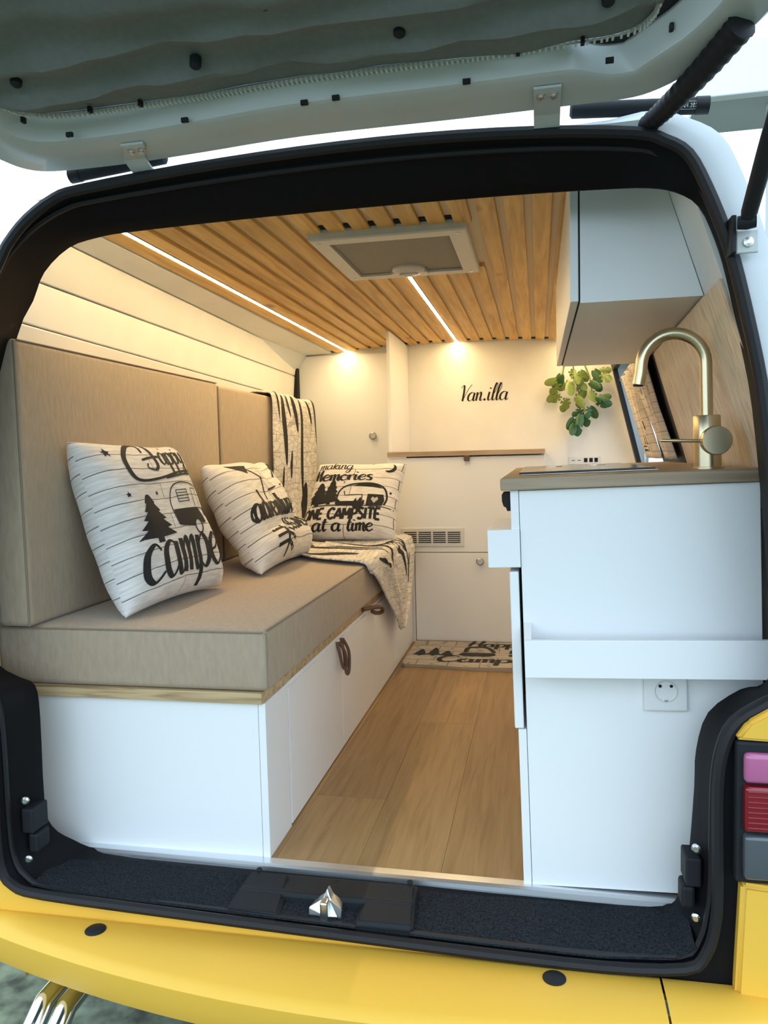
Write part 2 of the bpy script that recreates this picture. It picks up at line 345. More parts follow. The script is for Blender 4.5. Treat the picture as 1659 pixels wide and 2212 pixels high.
# floor base with boards
fl = struct('floor', B(-1.24, .44, 1.585, 4.26, -.05, -.010, 0), M['ply'])
plw = .1875
for i in range(-4, 5):
    x0 = -.59+i*plw
    if x0 > .40 or x0+plw < -.75: continue
    x1 = min(x0+plw, .43)
    cuts = [1.59, 1.59+[.35, .95, 1.75, .6, 1.35][i % 5], 1.59+[1.65, 2.25, 2.6, 1.9, 2.6][i % 5], 4.25]
    for a, b in zip(cuts, cuts[1:]):
        if b-a > .02:
            o = obj('plank', B(x0+.0002, x1-.0002, a+.0002, b-.0002, -.010, 0, .0004, 1), M['floor'], fl)
# left wall boards (body tapers towards the rear)
LW = [  # near (y=1.5) / far (y=4.2): x,z of successive board edges, ceiling edge downwards
 ((-1.085, 1.479), (-1.110, 1.477)), ((-1.150, 1.453), (-1.300, 1.471)), ((-1.205, 1.353), (-1.318, 1.359)), ((-1.225, 1.247), (-1.328, 1.2306)),
 ((-1.262, 1.12), (-1.335, 1.10)), ((-1.275, .97), (-1.34, .95)), ((-1.275, .0), (-1.34, .0))]
bm = NB()
loft(bm, [[(x-.016, 1.62, z) for (x, z), _ in LW], [(x-.016, 4.23, z) for _, (x, z) in LW]])
wl = struct('wall_left', bm, M['wall'])
for (a, b) in zip(LW, LW[1:]):
    bm = NB(); ends = []
    for e, y in ((0, 1.62), (1, 4.22)):
        p, q = Vector((a[e][0], y, a[e][1])), Vector((b[e][0], y, b[e][1])); d = (q-p).normalized(); nrm = Vector((d.z, 0, -d.x))
        if nrm.x > 0: nrm = -nrm
        p2, q2 = p+d*.0016, q-d*.0016
        ends.append([p2+d*.003, q2-d*.003, q2+nrm*.003, q2+nrm*.014, p2+nrm*.014, p2+nrm*.003])
    K = 16; rws_ = [[p_.lerp(q_, k/K) for p_, q_ in zip(*ends)] for k in range(K+1)]
    loft(bm, rws_, closed=True); bm.verts.ensure_lookup_table(); n6 = len(ends[0])
    bm.faces.new(bm.verts[:n6]); bm.faces.new(bm.verts[-n6:]); bmesh.ops.recalc_face_normals(bm, faces=bm.faces)
    obj('plank', bm, M['wall'], wl)
# right wall: leaning side, with the window opening y 2.5..4.1
def rwx(y, z): 
    k = (y-1.6)/2.6
    return lerp(.43-(max(z, .8)-.86)*.324, .497-(max(z, .8)-.84)*.24, k)
def rpatch(bm, y0, y1, z0, z1, off=0, th=.02):
    zs = [z0]+[z for z in (.8,) if z0 < z < z1]+[z1]
    near = [(rwx(y0, z)+off, y0, z) for z in zs]+[(rwx(y0, z)+off+th, y0, z) for z in zs[::-1]]
    far = [(rwx(y1, z)+off, y1, z) for z in zs]+[(rwx(y1, z)+off+th, y1, z) for z in zs[::-1]]
    hexa(bm, near, far)
bm = NB()
rpatch(bm, 1.455, 2.52, .60, 1.44); rpatch(bm, 1.60, 2.52, 0, .60); rpatch(bm, 2.52, 4.10, 0, .82); rpatch(bm, 2.52, 4.10, 1.335, 1.50); rpatch(bm, 4.10, 4.24, 0, 1.50)
wr = struct('wall_right', bm, M['wall'])
bm = NB(); rpatch(bm, 1.454, 2.50, .83, 1.195, -.0055, .005)
obj('wood_panel', bm, M['lam'], wr)
# back partition, with the arched top hidden behind the slats
bm = NB(); bx(bm, -1.36, .54, YB, YB+.03, 0, 1.53)
wb = struct('wall_back', bm, M['wall'])
# ceiling: backing board and pine slats lying lengthwise
bm = NB(); n = 24
xs_ = [lerp(-1.12, .30, i/n) for i in range(n+1)]
rows_ = [[(x, y, ceil_z(x)+.012) for x in xs_] for y in (1.63, 4.165)]
loft(bm, rows_); loft(bm, [[(x, y, ceil_z(x)+.03) for x in xs_] for y in (4.165, 1.63)])
ce = struct('ceiling', bm, M['pinelight'])
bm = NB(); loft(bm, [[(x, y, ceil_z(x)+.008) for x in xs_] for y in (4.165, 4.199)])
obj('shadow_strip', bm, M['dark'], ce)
PIT = .067; VX0, VX1, VY0, VY1 = -.605, -.178, 2.055, 2.545
def slat(xa, xb, ya, yb):
    bm = NB(); m_ = (xa+xb)/2
    def pr(y): return [(xa, y, ceil_z(xa)+.001), (xa+.001, y, ceil_z(xa)), (xb-.001, y, ceil_z(xb)), (xb, y, ceil_z(xb)+.001), (xb, y, ceil_z(xb)+.0118), (xa, y, ceil_z(xa)+.0118)]
    hexa(bm, pr(ya), pr(yb)); return obj('slat', bm, M['pine'], ce)
for k in range(-9, 8):
    xa = XC+k*PIT+.0105; xb = xa+.046
    if k == -9: pass
    if xb > VX0 and xa < VX1:
        slat(xa, xb, 1.63, VY0+.006); slat(xa, xb, VY1-.006, 4.19)
    else: slat(xa, xb, 1.63, 4.19)
slat(-1.085, XC-9*PIT-.0085, 1.63, 4.19)
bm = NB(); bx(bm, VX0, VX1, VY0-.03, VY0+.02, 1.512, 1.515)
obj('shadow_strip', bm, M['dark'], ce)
# ---- window in the right wall behind the curtain
bm = NB(); rpatch(bm, 2.54, 4.10, .835, 1.32, .006, .004)
win = struct('window_1', bm, M['thin_glass'])
bm = NB()
rpatch(bm, 4.075, 4.135, .80, 1.34, -.006, .022); rpatch(bm, 2.50, 3.06, .80, 1.34, -.004, .022)
rpatch(bm, 3.06, 4.075, .80, .835, -.006, .022); rpatch(bm, 3.06, 4.075, 1.31, 1.34, -.006, .022)
obj('window_frame', bm, M['rubber'], win)

# ================================================================== THE VAN BODY round the rear opening
van = thing('camper_van', 'yellow and white van body framing the open rear, with black seal and yellow bumper', 'van', (-.37, 1.4, -.62))
# stations round the opening: outer seal edge (x,z at y 1.40), inner trim edge (x,z,y), body edge (x,z)
ST = [((-1.05, 1.313), (-1.110, 1.270, 1.58), (-1.10, 1.345)), ((-1.027, 1.347), (-1.058, 1.322, 1.55), (-1.075, 1.385)), ((-.983, 1.388), (-.976, 1.361, 1.52), (-1.02, 1.43)),
 ((-.92, 1.423), (-.898, 1.372, 1.505), (-.94, 1.463)), ((-.859, 1.435), (-.821, 1.376, 1.5), (-.87, 1.476)), ((-.646, 1.452), (-.598, 1.381, 1.5), (-.65, 1.492)),
 ((-.419, 1.462), (-.40, 1.383, 1.5), (-.42, 1.498)), ((-.205, 1.463), (-.20, 1.383, 1.5), (-.205, 1.498)), ((-.004, 1.454), (0, 1.381, 1.5), (0, 1.492)), ((.164, 1.436), (.128, 1.371, 1.48), (.18, 1.476)),
 ((.215, 1.418), (.1937, 1.3604, 1.46), (.25, 1.453)), ((.252, 1.392), (.2371, 1.3426, 1.44), (.303, 1.42)), ((.281, 1.337), (.2746, 1.3157, 1.44), (.335, 1.36)), ((.311, 1.26), (.3014, 1.2562, 1.44), (.367, 1.275)),
 ((.333, 1.183), (.3197, 1.1918, 1.44), (.392, 1.19)), ((.363, 1.045), (.3475, 1.084, 1.46), (.427, 1.05)), ((.377, .952), (.373, .972, 1.48), (.442, .952)), ((.40, .75), (.40, .75, 1.5), (.462, .75)),
 ((.412, .53), (.415, .52, 1.5), (.472, .56)), ((.402, .478), (.402, .468, 1.5), (.474, .51)), ((.380, .458), (.363, .456, 1.5), (.474, .49)), ((.339, .429), (.307, .41, 1.5), (.474, .45)), ((.317, .387), (.286, .338, 1.5), (.474, .39)),
 ((.306, .312), (.283, .267, 1.5), (.474, .31)), ((.307, .144), (.275, .149, 1.5), (.474, .15)), ((.304, .067), (.267, .084, 1.505), (.472, .06)), ((.288, .005), (.258, .030, 1.53), (.47, -.02)), ((.25, -.029), (.235, -.006, 1.56), (.45, -.08)),
 ((.105, -.041), (.105, -.010, 1.572), (.12, -.10)), ((-.11, -.038), (-.11, -.010, 1.575), (-.11, -.10)), ((-.328, -.032), (-.328, -.008, 1.578), (-.33, -.10)), ((-.713, -.020), (-.70, -.008, 1.585), (-.72, -.10)), ((-1.028, -.008), (-1.0, -.004, 1.585), (-1.15, -.10)),
 ((-1.104, .008), (-1.062, .035, 1.55), (-1.22, -.02)), ((-1.134, .05), (-1.086, .085, 1.51), (-1.235, .06)), ((-1.140, .15), (-1.095, .15, 1.5), (-1.24, .15)), ((-1.142, .33), (-1.094, .341, 1.5), (-1.24, .31)), ((-1.152, .405), (-1.102, .412, 1.5), (-1.24, .40)),
 ((-1.18, .445), (-1.14, .430, 1.5), (-1.243, .45)), ((-1.205, .475), (-1.186, .453, 1.5), (-1.245, .49)), ((-1.22, .52), (-1.245, .478, 1.56), (-1.243, .52)), ((-1.22, .75), (-1.262, .75, 1.61), (-1.236, .75)), ((-1.15, 1.10), (-1.252, 1.172, 1.61), (-1.18, 1.10)), ((-1.19, .95), (-1.262, .95, 1.61), (-1.205, .95)), ((-1.125, 1.18), (-1.170, 1.197, 1.60), (-1.15, 1.20))]
def smooth3(lst): return crom(lst, 3, True)
oc = smooth3([(o[0], 1.40, o[1]) for o, i, b in ST]); ic = smooth3([(i[0], i[2], i[1]) for o, i, b in ST]); bc0 = smooth3([(b[0], 1.41, b[1]) for o, i, b in ST])
cen = Vector((-.38, 0, .70))
def grow(P, d, y):
    out = []; n = len(P)
    for i, p in enumerate(P):
        t = P[(i+1) % n]-P[i-1]; nr = Vector((-t.z, 0, t.x)); nr.normalize()
        q = Vector((p.x-cen.x, 0, p.z-cen.z))
        if nr.dot(q) < 0: nr = -nr
        out.append(Vector((p.x+nr.x*d, y, p.z+nr.z*d)))
    return out
lipc = grow(oc, .012, 1.41)
# wide flange only on the right pillar and the lower body; a thin lip along the roof edge and left pillar
bc = [(l if (c.z > .47 and c.x < .10) else (l.lerp(c, min(1, (c.x-.10)/.10)) if c.z > .47 and c.x < .20 else c)) for l, c in zip(lipc, bc0)]
bm = NB()
r1 = [o.lerp(i, .35)+Vector((0, 0, 0)) for o, i in zip(oc, ic)]
r2 = [o.lerp(i, .75) for o, i in zip(oc, ic)]
loft(bm, [oc, [o.lerp(i, .25) for o, i in zip(oc, ic)], r2, ic, [p+Vector((0, .004, 0)) for p in ic], [Vector((g_.x, i.y+((.10 if (i.y < 1.505 and i.x > -1.0) else .015) if i.z > .1 else .012), g_.z)) for g_, i in zip(grow(ic, .045, 0), ic)]], closed=True)
obj('opening_trim', bm, M['trimblack'], van, True)
bm = NB(); tube(bm, [p+Vector((0, -.004, 0)) for p in grow(oc, -.004, 1.4)], .0105, 8, True)
obj('rubber_seal', bm, M['rubber'], van, True)
bm = NB(); tube(bm, [Vector((p.x, 1.425, p.z)) for p in [o.lerp(i, .28) for o, i in zip(oc, ic)]], .006, 6, True)
obj('inner_seal', bm, M['rubber'], van, True)
# carpeted sill between the floor edge and the seal
bm = NB(); cp = [((x), zo, zi, yi) for x, zo, zi, yi in ((-1.075, .0, .016, 1.545), (-1.0, -.006, .0, 1.58), (-.713, -.016, -.003, 1.583), (-.328, -.027, -.003, 1.577), (-.11, -.033, -.004, 1.573), (.105, -.036, -.004, 1.57), (.235, -.026, .0, 1.558), (.27, -.0, .03, 1.53))]
loft(bm, [[(c[0], lerp(1.415, c[3], t), lerp(c[1], c[2]-.012, t)+.004*math.sin(pi*t)+.003) for c in cp] for t in [i/8 for i in range(9)]])
obj('sill_carpet', bm, M['carpet'], van, True)
# painted shell: rear flange, then sides and roof
bm = NB()
shell1 = grow(bc, .008, 1.46); shell2 = grow(bc, .03, 1.60)
NP = len(oc)
for k_, (q_, t_) in enumerate(zip(ic, oc)):
    if q_.x < -1.05 and .2 < q_.z < 1.1: shell1[k_].x = min(shell1[k_].x, -1.262); shell2[k_].x = min(shell2[k_].x, -1.292)
    if q_.x < -1.0 and q_.z > .36:
        shell1[k_].x = min(shell1[k_].x, lerp(t_.x, q_.x, .35)-.03); shell2[k_].x = min(shell2[k_].x, q_.x-.035)
        shell2[k_].z = max(shell2[k_].z, q_.z+.02) if q_.z > 1.15 else shell2[k_].z; shell1[k_].z = max(shell1[k_].z, lerp(t_.z, q_.z, .35)+.015) if q_.z > 1.15 else shell1[k_].z
rowsW = [grow(oc, -.002, 1.405), [a.lerp(b, .5)+Vector((0, -.006, 0)) for a, b in zip(oc, bc)], bc, shell1, shell2]
Gv = [[bm.verts.new(p) for p in r] for r in rowsW]
for i in range(len(Gv)-1):
    for j in range(NP):
        f = bm.faces.new((Gv[i][j], Gv[i][(j+1) % NP], Gv[i+1][(j+1) % NP], Gv[i+1][j]))
        zc = sum(v.co.z for v in f.verts)/4
        xc_ = sum(v.co.x for v in f.verts)/4
        f.material_index = (2 if (i < 3 and zc < .45 and xc_ > .2) else 1) if zc < .47 else 0
bmesh.ops.recalc_face_normals(bm, faces=bm.faces)
obj('body_shell', bm, [M['vanwhite'], M['yellow'], M['trimblack']], van, True)
bm = NB()
def outer_prof(y):
    k = (y-1.6)/2.6
    L_ = [(-1.30, -.35), (-1.33, 0), (-1.375, .5), (-1.385, .95), (-1.37, 1.23), (-1.33, 1.36), (-1.25, 1.475), (-1.05, 1.54), (-.42, 1.585)]
    R_ = [(.23, 1.545), (.41, 1.48), (.475, 1.36)]
    s = lerp(.885, 1.0, min(1, max(0, k*3.2))); q = lerp(1, 0, min(1, max(0, k*6)))
    return [Vector((XC+(x-XC)*(s if z > 1.1 else lerp(.935, 1, (s-.885)/.115)), y, z-q*(.035 if z > 1.3 else 0))) for x, z in L_+R_]
ys_ = [1.60, 1.9, 2.4, 3.2, 4.4]
loft(bm, [outer_prof(y) for y in ys_])
for (y0, y1, z0, z1) in ((1.6, 2.5, -.35, 1.36), (2.5, 4.12, -.35, .80), (4.12, 4.4, -.35, 1.36)):
    def sx(y, z):
        s = lerp(.90, 1.0, min(1, max(0, (y-1.6)/2.6*3.2)))
        return XC+(interp([(-.35, .50), (.5, .55), (.95, .55), (1.36, .475)], z)-XC)*s
    zz = [z0]+[z for z in (.5, .95) if z0 < z < z1]+[z1]
    loft(bm, [[(sx(y, z), y, z) for z in zz] for y in (y0, lerp(y0, y1, .35), y1)])
# colour split on the side
for f in bm.faces: f.material_index = 1 if sum(v.co.z for v in f.verts)/len(f.verts) < .47 else 0
obj('body_side', bm, [M['vanwhite'], M['yellow']], van, True)
# bumper
def byf(x): return 1.222+.115*((x+.30)/.80)**2
def bprof(x):
    f = byf(x)
    return [(x, 1.41, -.055), (x, 1.395, -.046), (x, lerp(1.40, f, .5), -.045), (x, f+.022, -.049), (x, f+.008, -.054), (x, f, -.064), (x, f+.006, -.105), (x, f+.02, -.137), (x, f+.05, -.145), (x, 1.43, -.142)]
bm = NB(); loft(bm, [bprof(lerp(-1.26, .205, i/28)) for i in range(29)])
bump = obj('bumper', bm, M['yellow'], van, True)
bm = NB(); loft(bm, [bprof(lerp(.209, .47, i/6)) for i in range(7)])
obj('bumper_end', bm, M['yellow'], van, True)
for x, y in ((-.892, 1.362), (.0197, 1.363)):
    bm = NB(); lathe(bm, (x, y, -.047), (0, 0, 1), [(.021, 0), (.021, .003), (.018, .005), (.0, .0055)], 24)
    obj('plug', bm, M['plastic'], bump, True)
# lower right corner panel and shadowed channel beside the seal
bm = NB(); bx(bm, .30, .36, 1.405, 1.44, -.07, .12, .004)
obj('corner_gutter', bm, M['plastic'], van)
bm = NB(); hexa(bm, [(.328, 1.375, -.07), (.47, 1.36, -.07), (.47, 1.36, .150), (.338, 1.378, .150)], [(.328, 1.44, -.07), (.47, 1.44, -.07), (.47, 1.44, .150), (.338, 1.44, .150)])
bmesh.ops.bevel(bm, geom=bm.edges[:], offset=.008, segments=3, affect='EDGES')
obj('corner_panel', bm, M['yellow'], van, True)
bm = NB(); hexa(bm, [(.325, 1.375, .405), (.345, 1.37, .437), (.388, 1.37, .465), (.48, 1.36, .475), (.48, 1.36, .405)], [(.325, 1.44, .405), (.345, 1.44, .437), (.388, 1.44, .465), (.48, 1.44, .475), (.48, 1.44, .405)])
bmesh.ops.bevel(bm, geom=bm.edges[:], offset=.006, segments=3, affect='EDGES')
obj('corner_panel', bm, M['yellow'], van, True)
# tail light
tl = obj('tail_light', B(.327, .46, 1.378, 1.44, .152, .403, .006), M['plastic'], van)
obj('pink_lens', B(.338, .455, 1.366, 1.385, .333, .385, .008, 3), M['pink'], tl, True)
obj('red_lens', B(.338, .455, 1.362, 1.385, .250, .329, .006, 3), M['red'], tl, True)
obj('grey_lens', B(.338, .455, 1.362, 1.385, .166, .243, .006, 3), M['greylens'], tl, True)
for k in range(8): obj('lens_rib', B(.342, .452, 1.3605, 1.3635, .256+k*.009, .260+k*.009, .001), M['red'], tl)
# tailgate latch set into the sill
lt = obj('latch_housing', B(-.625, -.255, 1.47, 1.545, -.035, .004, .008, 3), M['plastic'], van)
for x0, x1 in ((-.640, -.520), (-.368, -.247)):
    bm = NB(); hexa(bm, [(x0, 1.418, -.06), (x1, 1.418, -.06), (x1, 1.418, -.012), (x0, 1.418, -.012)], [(x0+.02, 1.53, -.06), (x1-.01, 1.53, -.06), (x1-.01, 1.53, .015), (x0+.02, 1.53, .015)])
    bmesh.ops.bevel(bm, geom=bm.edges[:], offset=.007, segments=3, affect='EDGES'); obj('latch_cheek', bm, M['plastic'], lt, True)
bm = NB(); hexa(bm, [(-.464, 1.436, -.030), (-.396, 1.436, -.030), (-.394, 1.440, -.004), (-.420, 1.45, .010), (-.428, 1.455, .030), (-.436, 1.45, .010), (-.464, 1.44, -.004)],
     [(-.457, 1.475, -.03), (-.40, 1.475, -.03), (-.40, 1.475, -.004), (-.420, 1.475, .012), (-.428, 1.475, .028), (-.436, 1.475, .012), (-.457, 1.475, -.004)])
bmesh.ops.bevel(bm, geom=bm.edges[:], offset=.002, segments=1, affect='EDGES'); obj('striker', bm, M['steel'], lt)
bm = NB(); bx(bm, -.436, -.420, 1.424, 1.445, -.035, .018, .004); obj('striker_tongue', bm, M['steel'], lt)
for x in (-.60, -.43, -.27): 
    bm = NB(); lathe(bm, (x, 1.528, .002+(.013 if x != -.43 else 0)), (0, -.3, 1), [(.006, 0), (.006, .003), (.004, .004)], 10); obj('screw', bm, M['dark'], lt)
# side catches near the sill
for sx_, x in ((1, .272), (-1, -1.098)):
    c = NB(); bx(c, x-.014, x+.014, 1.445, 1.50, .10, .155, .004); bx(c, x-.012-.008*sx_, x+.012-.008*sx_, 1.45, 1.495, .055, .098, .006)
    so = obj('side_catch', c, M['plastic'], van)
    for z in (.04, .172):
        bm = NB(); lathe(bm, (x+.006*sx_, 1.452, z), (-.4*sx_, -1, 0), [(.009, 0), (.009, .004), (.005, .007)], 12); obj('screw', bm, M['steel'], so)
# twin exhaust
ex = thing('exhaust_pipe', 'twin chrome exhaust tips under the yellow bumper', 'exhaust', (-.95, 1.35, -.2))
for x in (-.990, -.938):
    bm = NB(); tube(bm, [(x-.012, 1.285, -.232), (x-.006, 1.33, -.190), (x, 1.45, -.178)], .022, 20, caps=False); tube(bm, [(x-.012, 1.286, -.232), (x-.006, 1.33, -.190), (x, 1.45, -.178)], .0185, 20, caps=False)
    bmesh.ops.recalc_face_normals(bm, faces=bm.faces); obj('tip', bm, M['chrome'], ex, True)
bm = NB(); tube(bm, [(-.985, 1.45, -.178), (-.96, 1.53, -.18), (-.96, 1.9, -.2)], .021, 14); tube(bm, [(-.935, 1.45, -.178), (-.96, 1.53, -.18)], .021, 14); obj('pipe', bm, M['steel'], ex, True)
# aluminium threshold
bm = NB(); hexa(bm, [(-1.125, 1.612, 0.0), (-1.125, 1.612, .003), (-1.125, 1.585, .004), (-1.125, 1.578, 0), (-1.125, 1.577, -.012), (-1.125, 1.582, -.012)],
     [(.275, 1.590, 0.0), (.275, 1.590, .003), (.275, 1.568, .004), (.275, 1.560, 0), (.275, 1.558, -.012), (.275, 1.565, -.012)])
th_ = obj('trim_1', bm, M['alu']); th_['kind'] = 'structure'

# ================================================================== TAILGATE
TH = math.radians(8.5)
def TG(x, s, h=0): return Vector((x, 1.36-s*math.cos(TH)+h*math.sin(TH), 1.465+s*math.sin(TH)+h*math.cos(TH)))
tg = thing('tailgate', 'raised white tailgate overhead with grey quilted lining', 'tailgate', (-.37, 1.36, 1.50))
half = [(-.40, -.004), (-.12, -.003), (.05, .0), (.15, .004), (.205, .026), (.262, .077), (.294, .115), (.325, .18), (.36, .32), (.40, .6), (.40, 1.05), (.33, 1.2), (-.37, 1.24)]
lft = [(-1.08, 1.2), (-1.15, 1.05), (-1.15, .6), (-1.10, .32), (-1.055, .18), (-1.02, .09), (-.992, .03), (-.97, -.008), (-.93, -.028), (-.85, -.032), (-.74, -.030), (-.6, -.020)]
OUT = crom([(x, s, 0) for x, s in half+lft], 4, True)
def inset(P, d):
    out = []; n = len(P); c = Vector((-.37, .6, 0))
    for i, p in enumerate(P):
        t = P[(i+1) % n]-P[i-1]; nr = Vector((-t.y, t.x, 0)).normalized()
        if nr.dot(c-p) < 0: nr = -nr
        out.append(p+nr*d)
    return out
def scale_in(P, dx, ds):
    """move each point towards the gate's middle, by dx sideways and ds lengthways"""
    out = []
    for p in P:
        k = max(-1, min(1, (p.x+.37)/.62)); cf = lerp(1, .42, min(1, max(0, (p.x-.12)/.10))) if p.y < .35 else 1; out.append(Vector((p.x-dx*k, p.y+(ds*cf if p.y < .6 else -ds)*min(1, abs(p.y-.6)/.45), 0)))
    return out
L0 = OUT; L1 = scale_in(OUT, .012, .012); L2 = scale_in(OUT, .072, .100); L3 = scale_in(OUT, .084, .114); L4 = scale_in(OUT, .090, .120)
bm = NB(); mk = lambda P, h: [TG(p.x, p.y, h) for p in P]
loft(bm, [mk(OUT, .05), mk(OUT, .012), mk(L1, 0), mk(scale_in(OUT, .04, .05), .003), mk(scale_in(OUT, .066, .092), .001), mk(L2, .004), mk(L3, .036), mk(L4, .041), mk(L4, .06)], closed=True)
bmesh.ops.recalc_face_normals(bm, faces=bm.faces)
obj('gate_frame', bm, M['gate'], tg, True)
# window seal and glass of the gate, then the grey thermal lining hung under it
WIN = L4
bm = NB(); loft(bm, [mk(WIN, .046), mk(scale_in(OUT, .100, .132), .044), mk(scale_in(OUT, .112, .150), .048), mk(scale_in(OUT, .112, .150), .06)], closed=True); obj('window_seal', bm, M['rubber'], tg, True)
bm = NB(); P = mk(scale_in(OUT, .11, .145), .052); cv = bm.verts.new(TG(-.37, .6, .052)); vv = [bm.verts.new(p) for p in P]
for i in range(len(vv)): bm.faces.new((vv[i], vv[(i+1) % len(vv)], cv))
obj('window_pane', bm, M['glass'], tg)
# lining: grid over s/x with folds; right edge stops short of the window corner
FE = [(-.925, .30), (-.915, .20), (-.895, .145), (-.868, .117), (-.80, .103), (-.66, .104), (-.50, .110), (-.369, .119), (-.108, .121), (.0, .124), (.099, .129), (.145, .138), (.165, .158), (.174, .19), (.185, .30)]
FEc = crom([(x, s, 0) for x, s in FE], 4)
def fold(x, s):
    e = math.sin(min(1, max(0, s-.10)/.06)*pi/2)
    v = .012*math.exp(-((s-(.185+.014*math.sin(3.2*x+.6)))/.016)**2)+.011*math.exp(-((s-(.255+.016*math.sin(2.6*x+1)))/.018)**2)+.010*math.exp(-((s-(.34+.02*math.sin(4*x)))/.02)**2)
    v += .004*math.sin(9*x+14*s)+.003*math.sin(23*x-31*s)+.002*math.sin(47*x+20*s)
    return -(v)*1.6*e-.008*e
bm = NB(); rws = []
for i in range(61):
    t = i/60; row = []
    for p in FEc:
        cx = -.37; tgt = Vector((lerp(cx, p.x, .9), 1.05, 0))
        q = Vector((lerp(p.x, -.37+(p.x+.37)*1.12, min(1, max(0, (t*.95)))), lerp(p.y, 1.05, t**1.3), 0))
        row.append(TG(q.x, q.y, .036+fold(q.x, q.y)))
    rws.append(row)
loft(bm, rws); obj('lining', bm, M['lining'], tg, True)
# zip along the lining's edge
bm = NB(); zp = [TG(p.x, p.y-.004, .033) for p in FEc]
tube(bm, zp, .004, 8); zt = obj('zip', bm, M['zip'], tg, True)
bm = NB()
acc = 0
for a, b in zip(zp, zp[1:]):
    n = max(1, int((b-a).length/.0075))
    for k in range(n):
        p = a.lerp(b, k/n); bx(bm, p.x-.0016, p.x+.0016, p.y-.0055, p.y+.0055, p.z-.0062, p.z-.001)
o = obj('zip_teeth', bm, M['labelw'], zt); o['kind'] = 'stuff'
for x, s in ((-.816, .214), (-.513, .202), (-.191, .213), (-.365, .303), (.10, .22)):
    bm = NB(); lathe(bm, TG(x, s, .012), (0, -.15, -1), [(.009, -.016), (.009, -.002), (.006, .001), (.0, .003)], 16); pn = obj('lining_stud', bm, M['plastic'], tg, True)
for x, s in ((-.88, .122), (-.747, .128), (-.653, .128), (-.024, .140), (.071, .146), (.195, .152)):
    p = TG(x, s-.012, .024); obj('clip', B(p.x-.003, p.x+.003, p.y-.004, p.y+.006, p.z-.005, p.z+.005, .001), M['plastic'], tg)
for x, s in ((-.805, .085), (-.585, .088), (-.37, .097), (-.316, .100), (-.104, .102), (.111, .112)):
    p = TG(x, s, .003); obj('slot', B(p.x-.006, p.x+.006, p.y-.003, p.y+.003, p.z-.0035, p.z+.004, .0005), M['dark'], tg)
for (x, s1) in ((-.708, .045), (.020, .072)):
    bm = NB(); wd = .0215
    prof = [(s1, -.0035), (s1-.008, -.004), (.0, -.004), (-.03, -.010), (-.058, -.012)]
    top = [[TG(x+sgn*wd+(.0 if s > 0 else (-.02 if x < -.5 else 0)), s, h) for s, h in prof] for sgn in (-1, 1)]
    bot = [[p+Vector((0, 0, .004)) for p in r] for r in top]
    loft(bm, top); loft(bm, [bot[1], bot[0]])
    for a, b in ((top[0], bot[0]), (top[1], bot[1])): loft(bm, [a, b])
    loft(bm, [[top[0][0], top[1][0]], [bot[0][0], bot[1][0]]])
    bmesh.ops.recalc_face_normals(bm, faces=bm.faces)
    hb = obj('hinge_plate', bm, M['gate'], tg)
    for dx in (-.010, .010):
        bm = NB(); lathe(bm, TG(x+dx, s1-.018, -.004), (0, -.15, -1), [(.008, -.002), (.008, .001), (.0045, .002), (.0045, .006), (.001, .0065)], 12); obj('bolt', bm, M['steel'], hb, True)
# ribbed cable sleeve from gate to roof edge
bm = NB(); cpts = crom([TG(.283, .172, -.006), (.255, 1.25, 1.468), (.222, 1.325, 1.455), (.200, 1.375, 1.449), (.178, 1.42, 1.444)], 14)
rad = [lerp(.021, .0150, i/(len(cpts)-1))*(1+.05*math.sin(i*1.9)) for i in range(len(cpts))]; rad[0] *= .7
tube(bm, cpts, rad, 14); cs = tag(obj('cable_sleeve', bm, M['rubber'], None, True, loc=(.2, 1.42, 1.44)), 'ribbed black rubber cable sleeve running from tailgate to roof edge', 'cable')
# gas strut on the right pillar
gs = thing('gas_strut', 'black gas strut holding up the tailgate at the right pillar', 'strut', (.33, 1.36, 1.25))
bm = NB(); tube(bm, [(.327, 1.345, 1.258), (.329, 1.334, 1.270), (.336, 1.275, 1.336), (.352, 1.125, 1.494)], [.008, .0125, .0135, .0135], 14); obj('cylinder', bm, M['rubber'], gs, True)
bm = NB(); lathe(bm, (.328, 1.345, 1.258), (1, -.2, 0), [(.010, -.014), (.012, 0), (.010, .014)], 14); obj('ball_joint', bm, M['plastic'], gs, True)
bm = NB(); bx(bm, .318, .352, 1.368, 1.374, 1.215, 1.252, .002); obj('bracket', bm, M['gate'], gs)
bm = NB(); lathe(bm, (.336, 1.368, 1.232), (0, -1, 0), [(.008, 0), (.008, .004), (.003, .005)], 10); obj('bolt', bm, M['steel'], gs)
bm = NB(); bx(bm, .309, .317, 1.36, 1.40, 1.215, 1.275, .002); obj('stop_pad', bm, M['rubber'], gs)
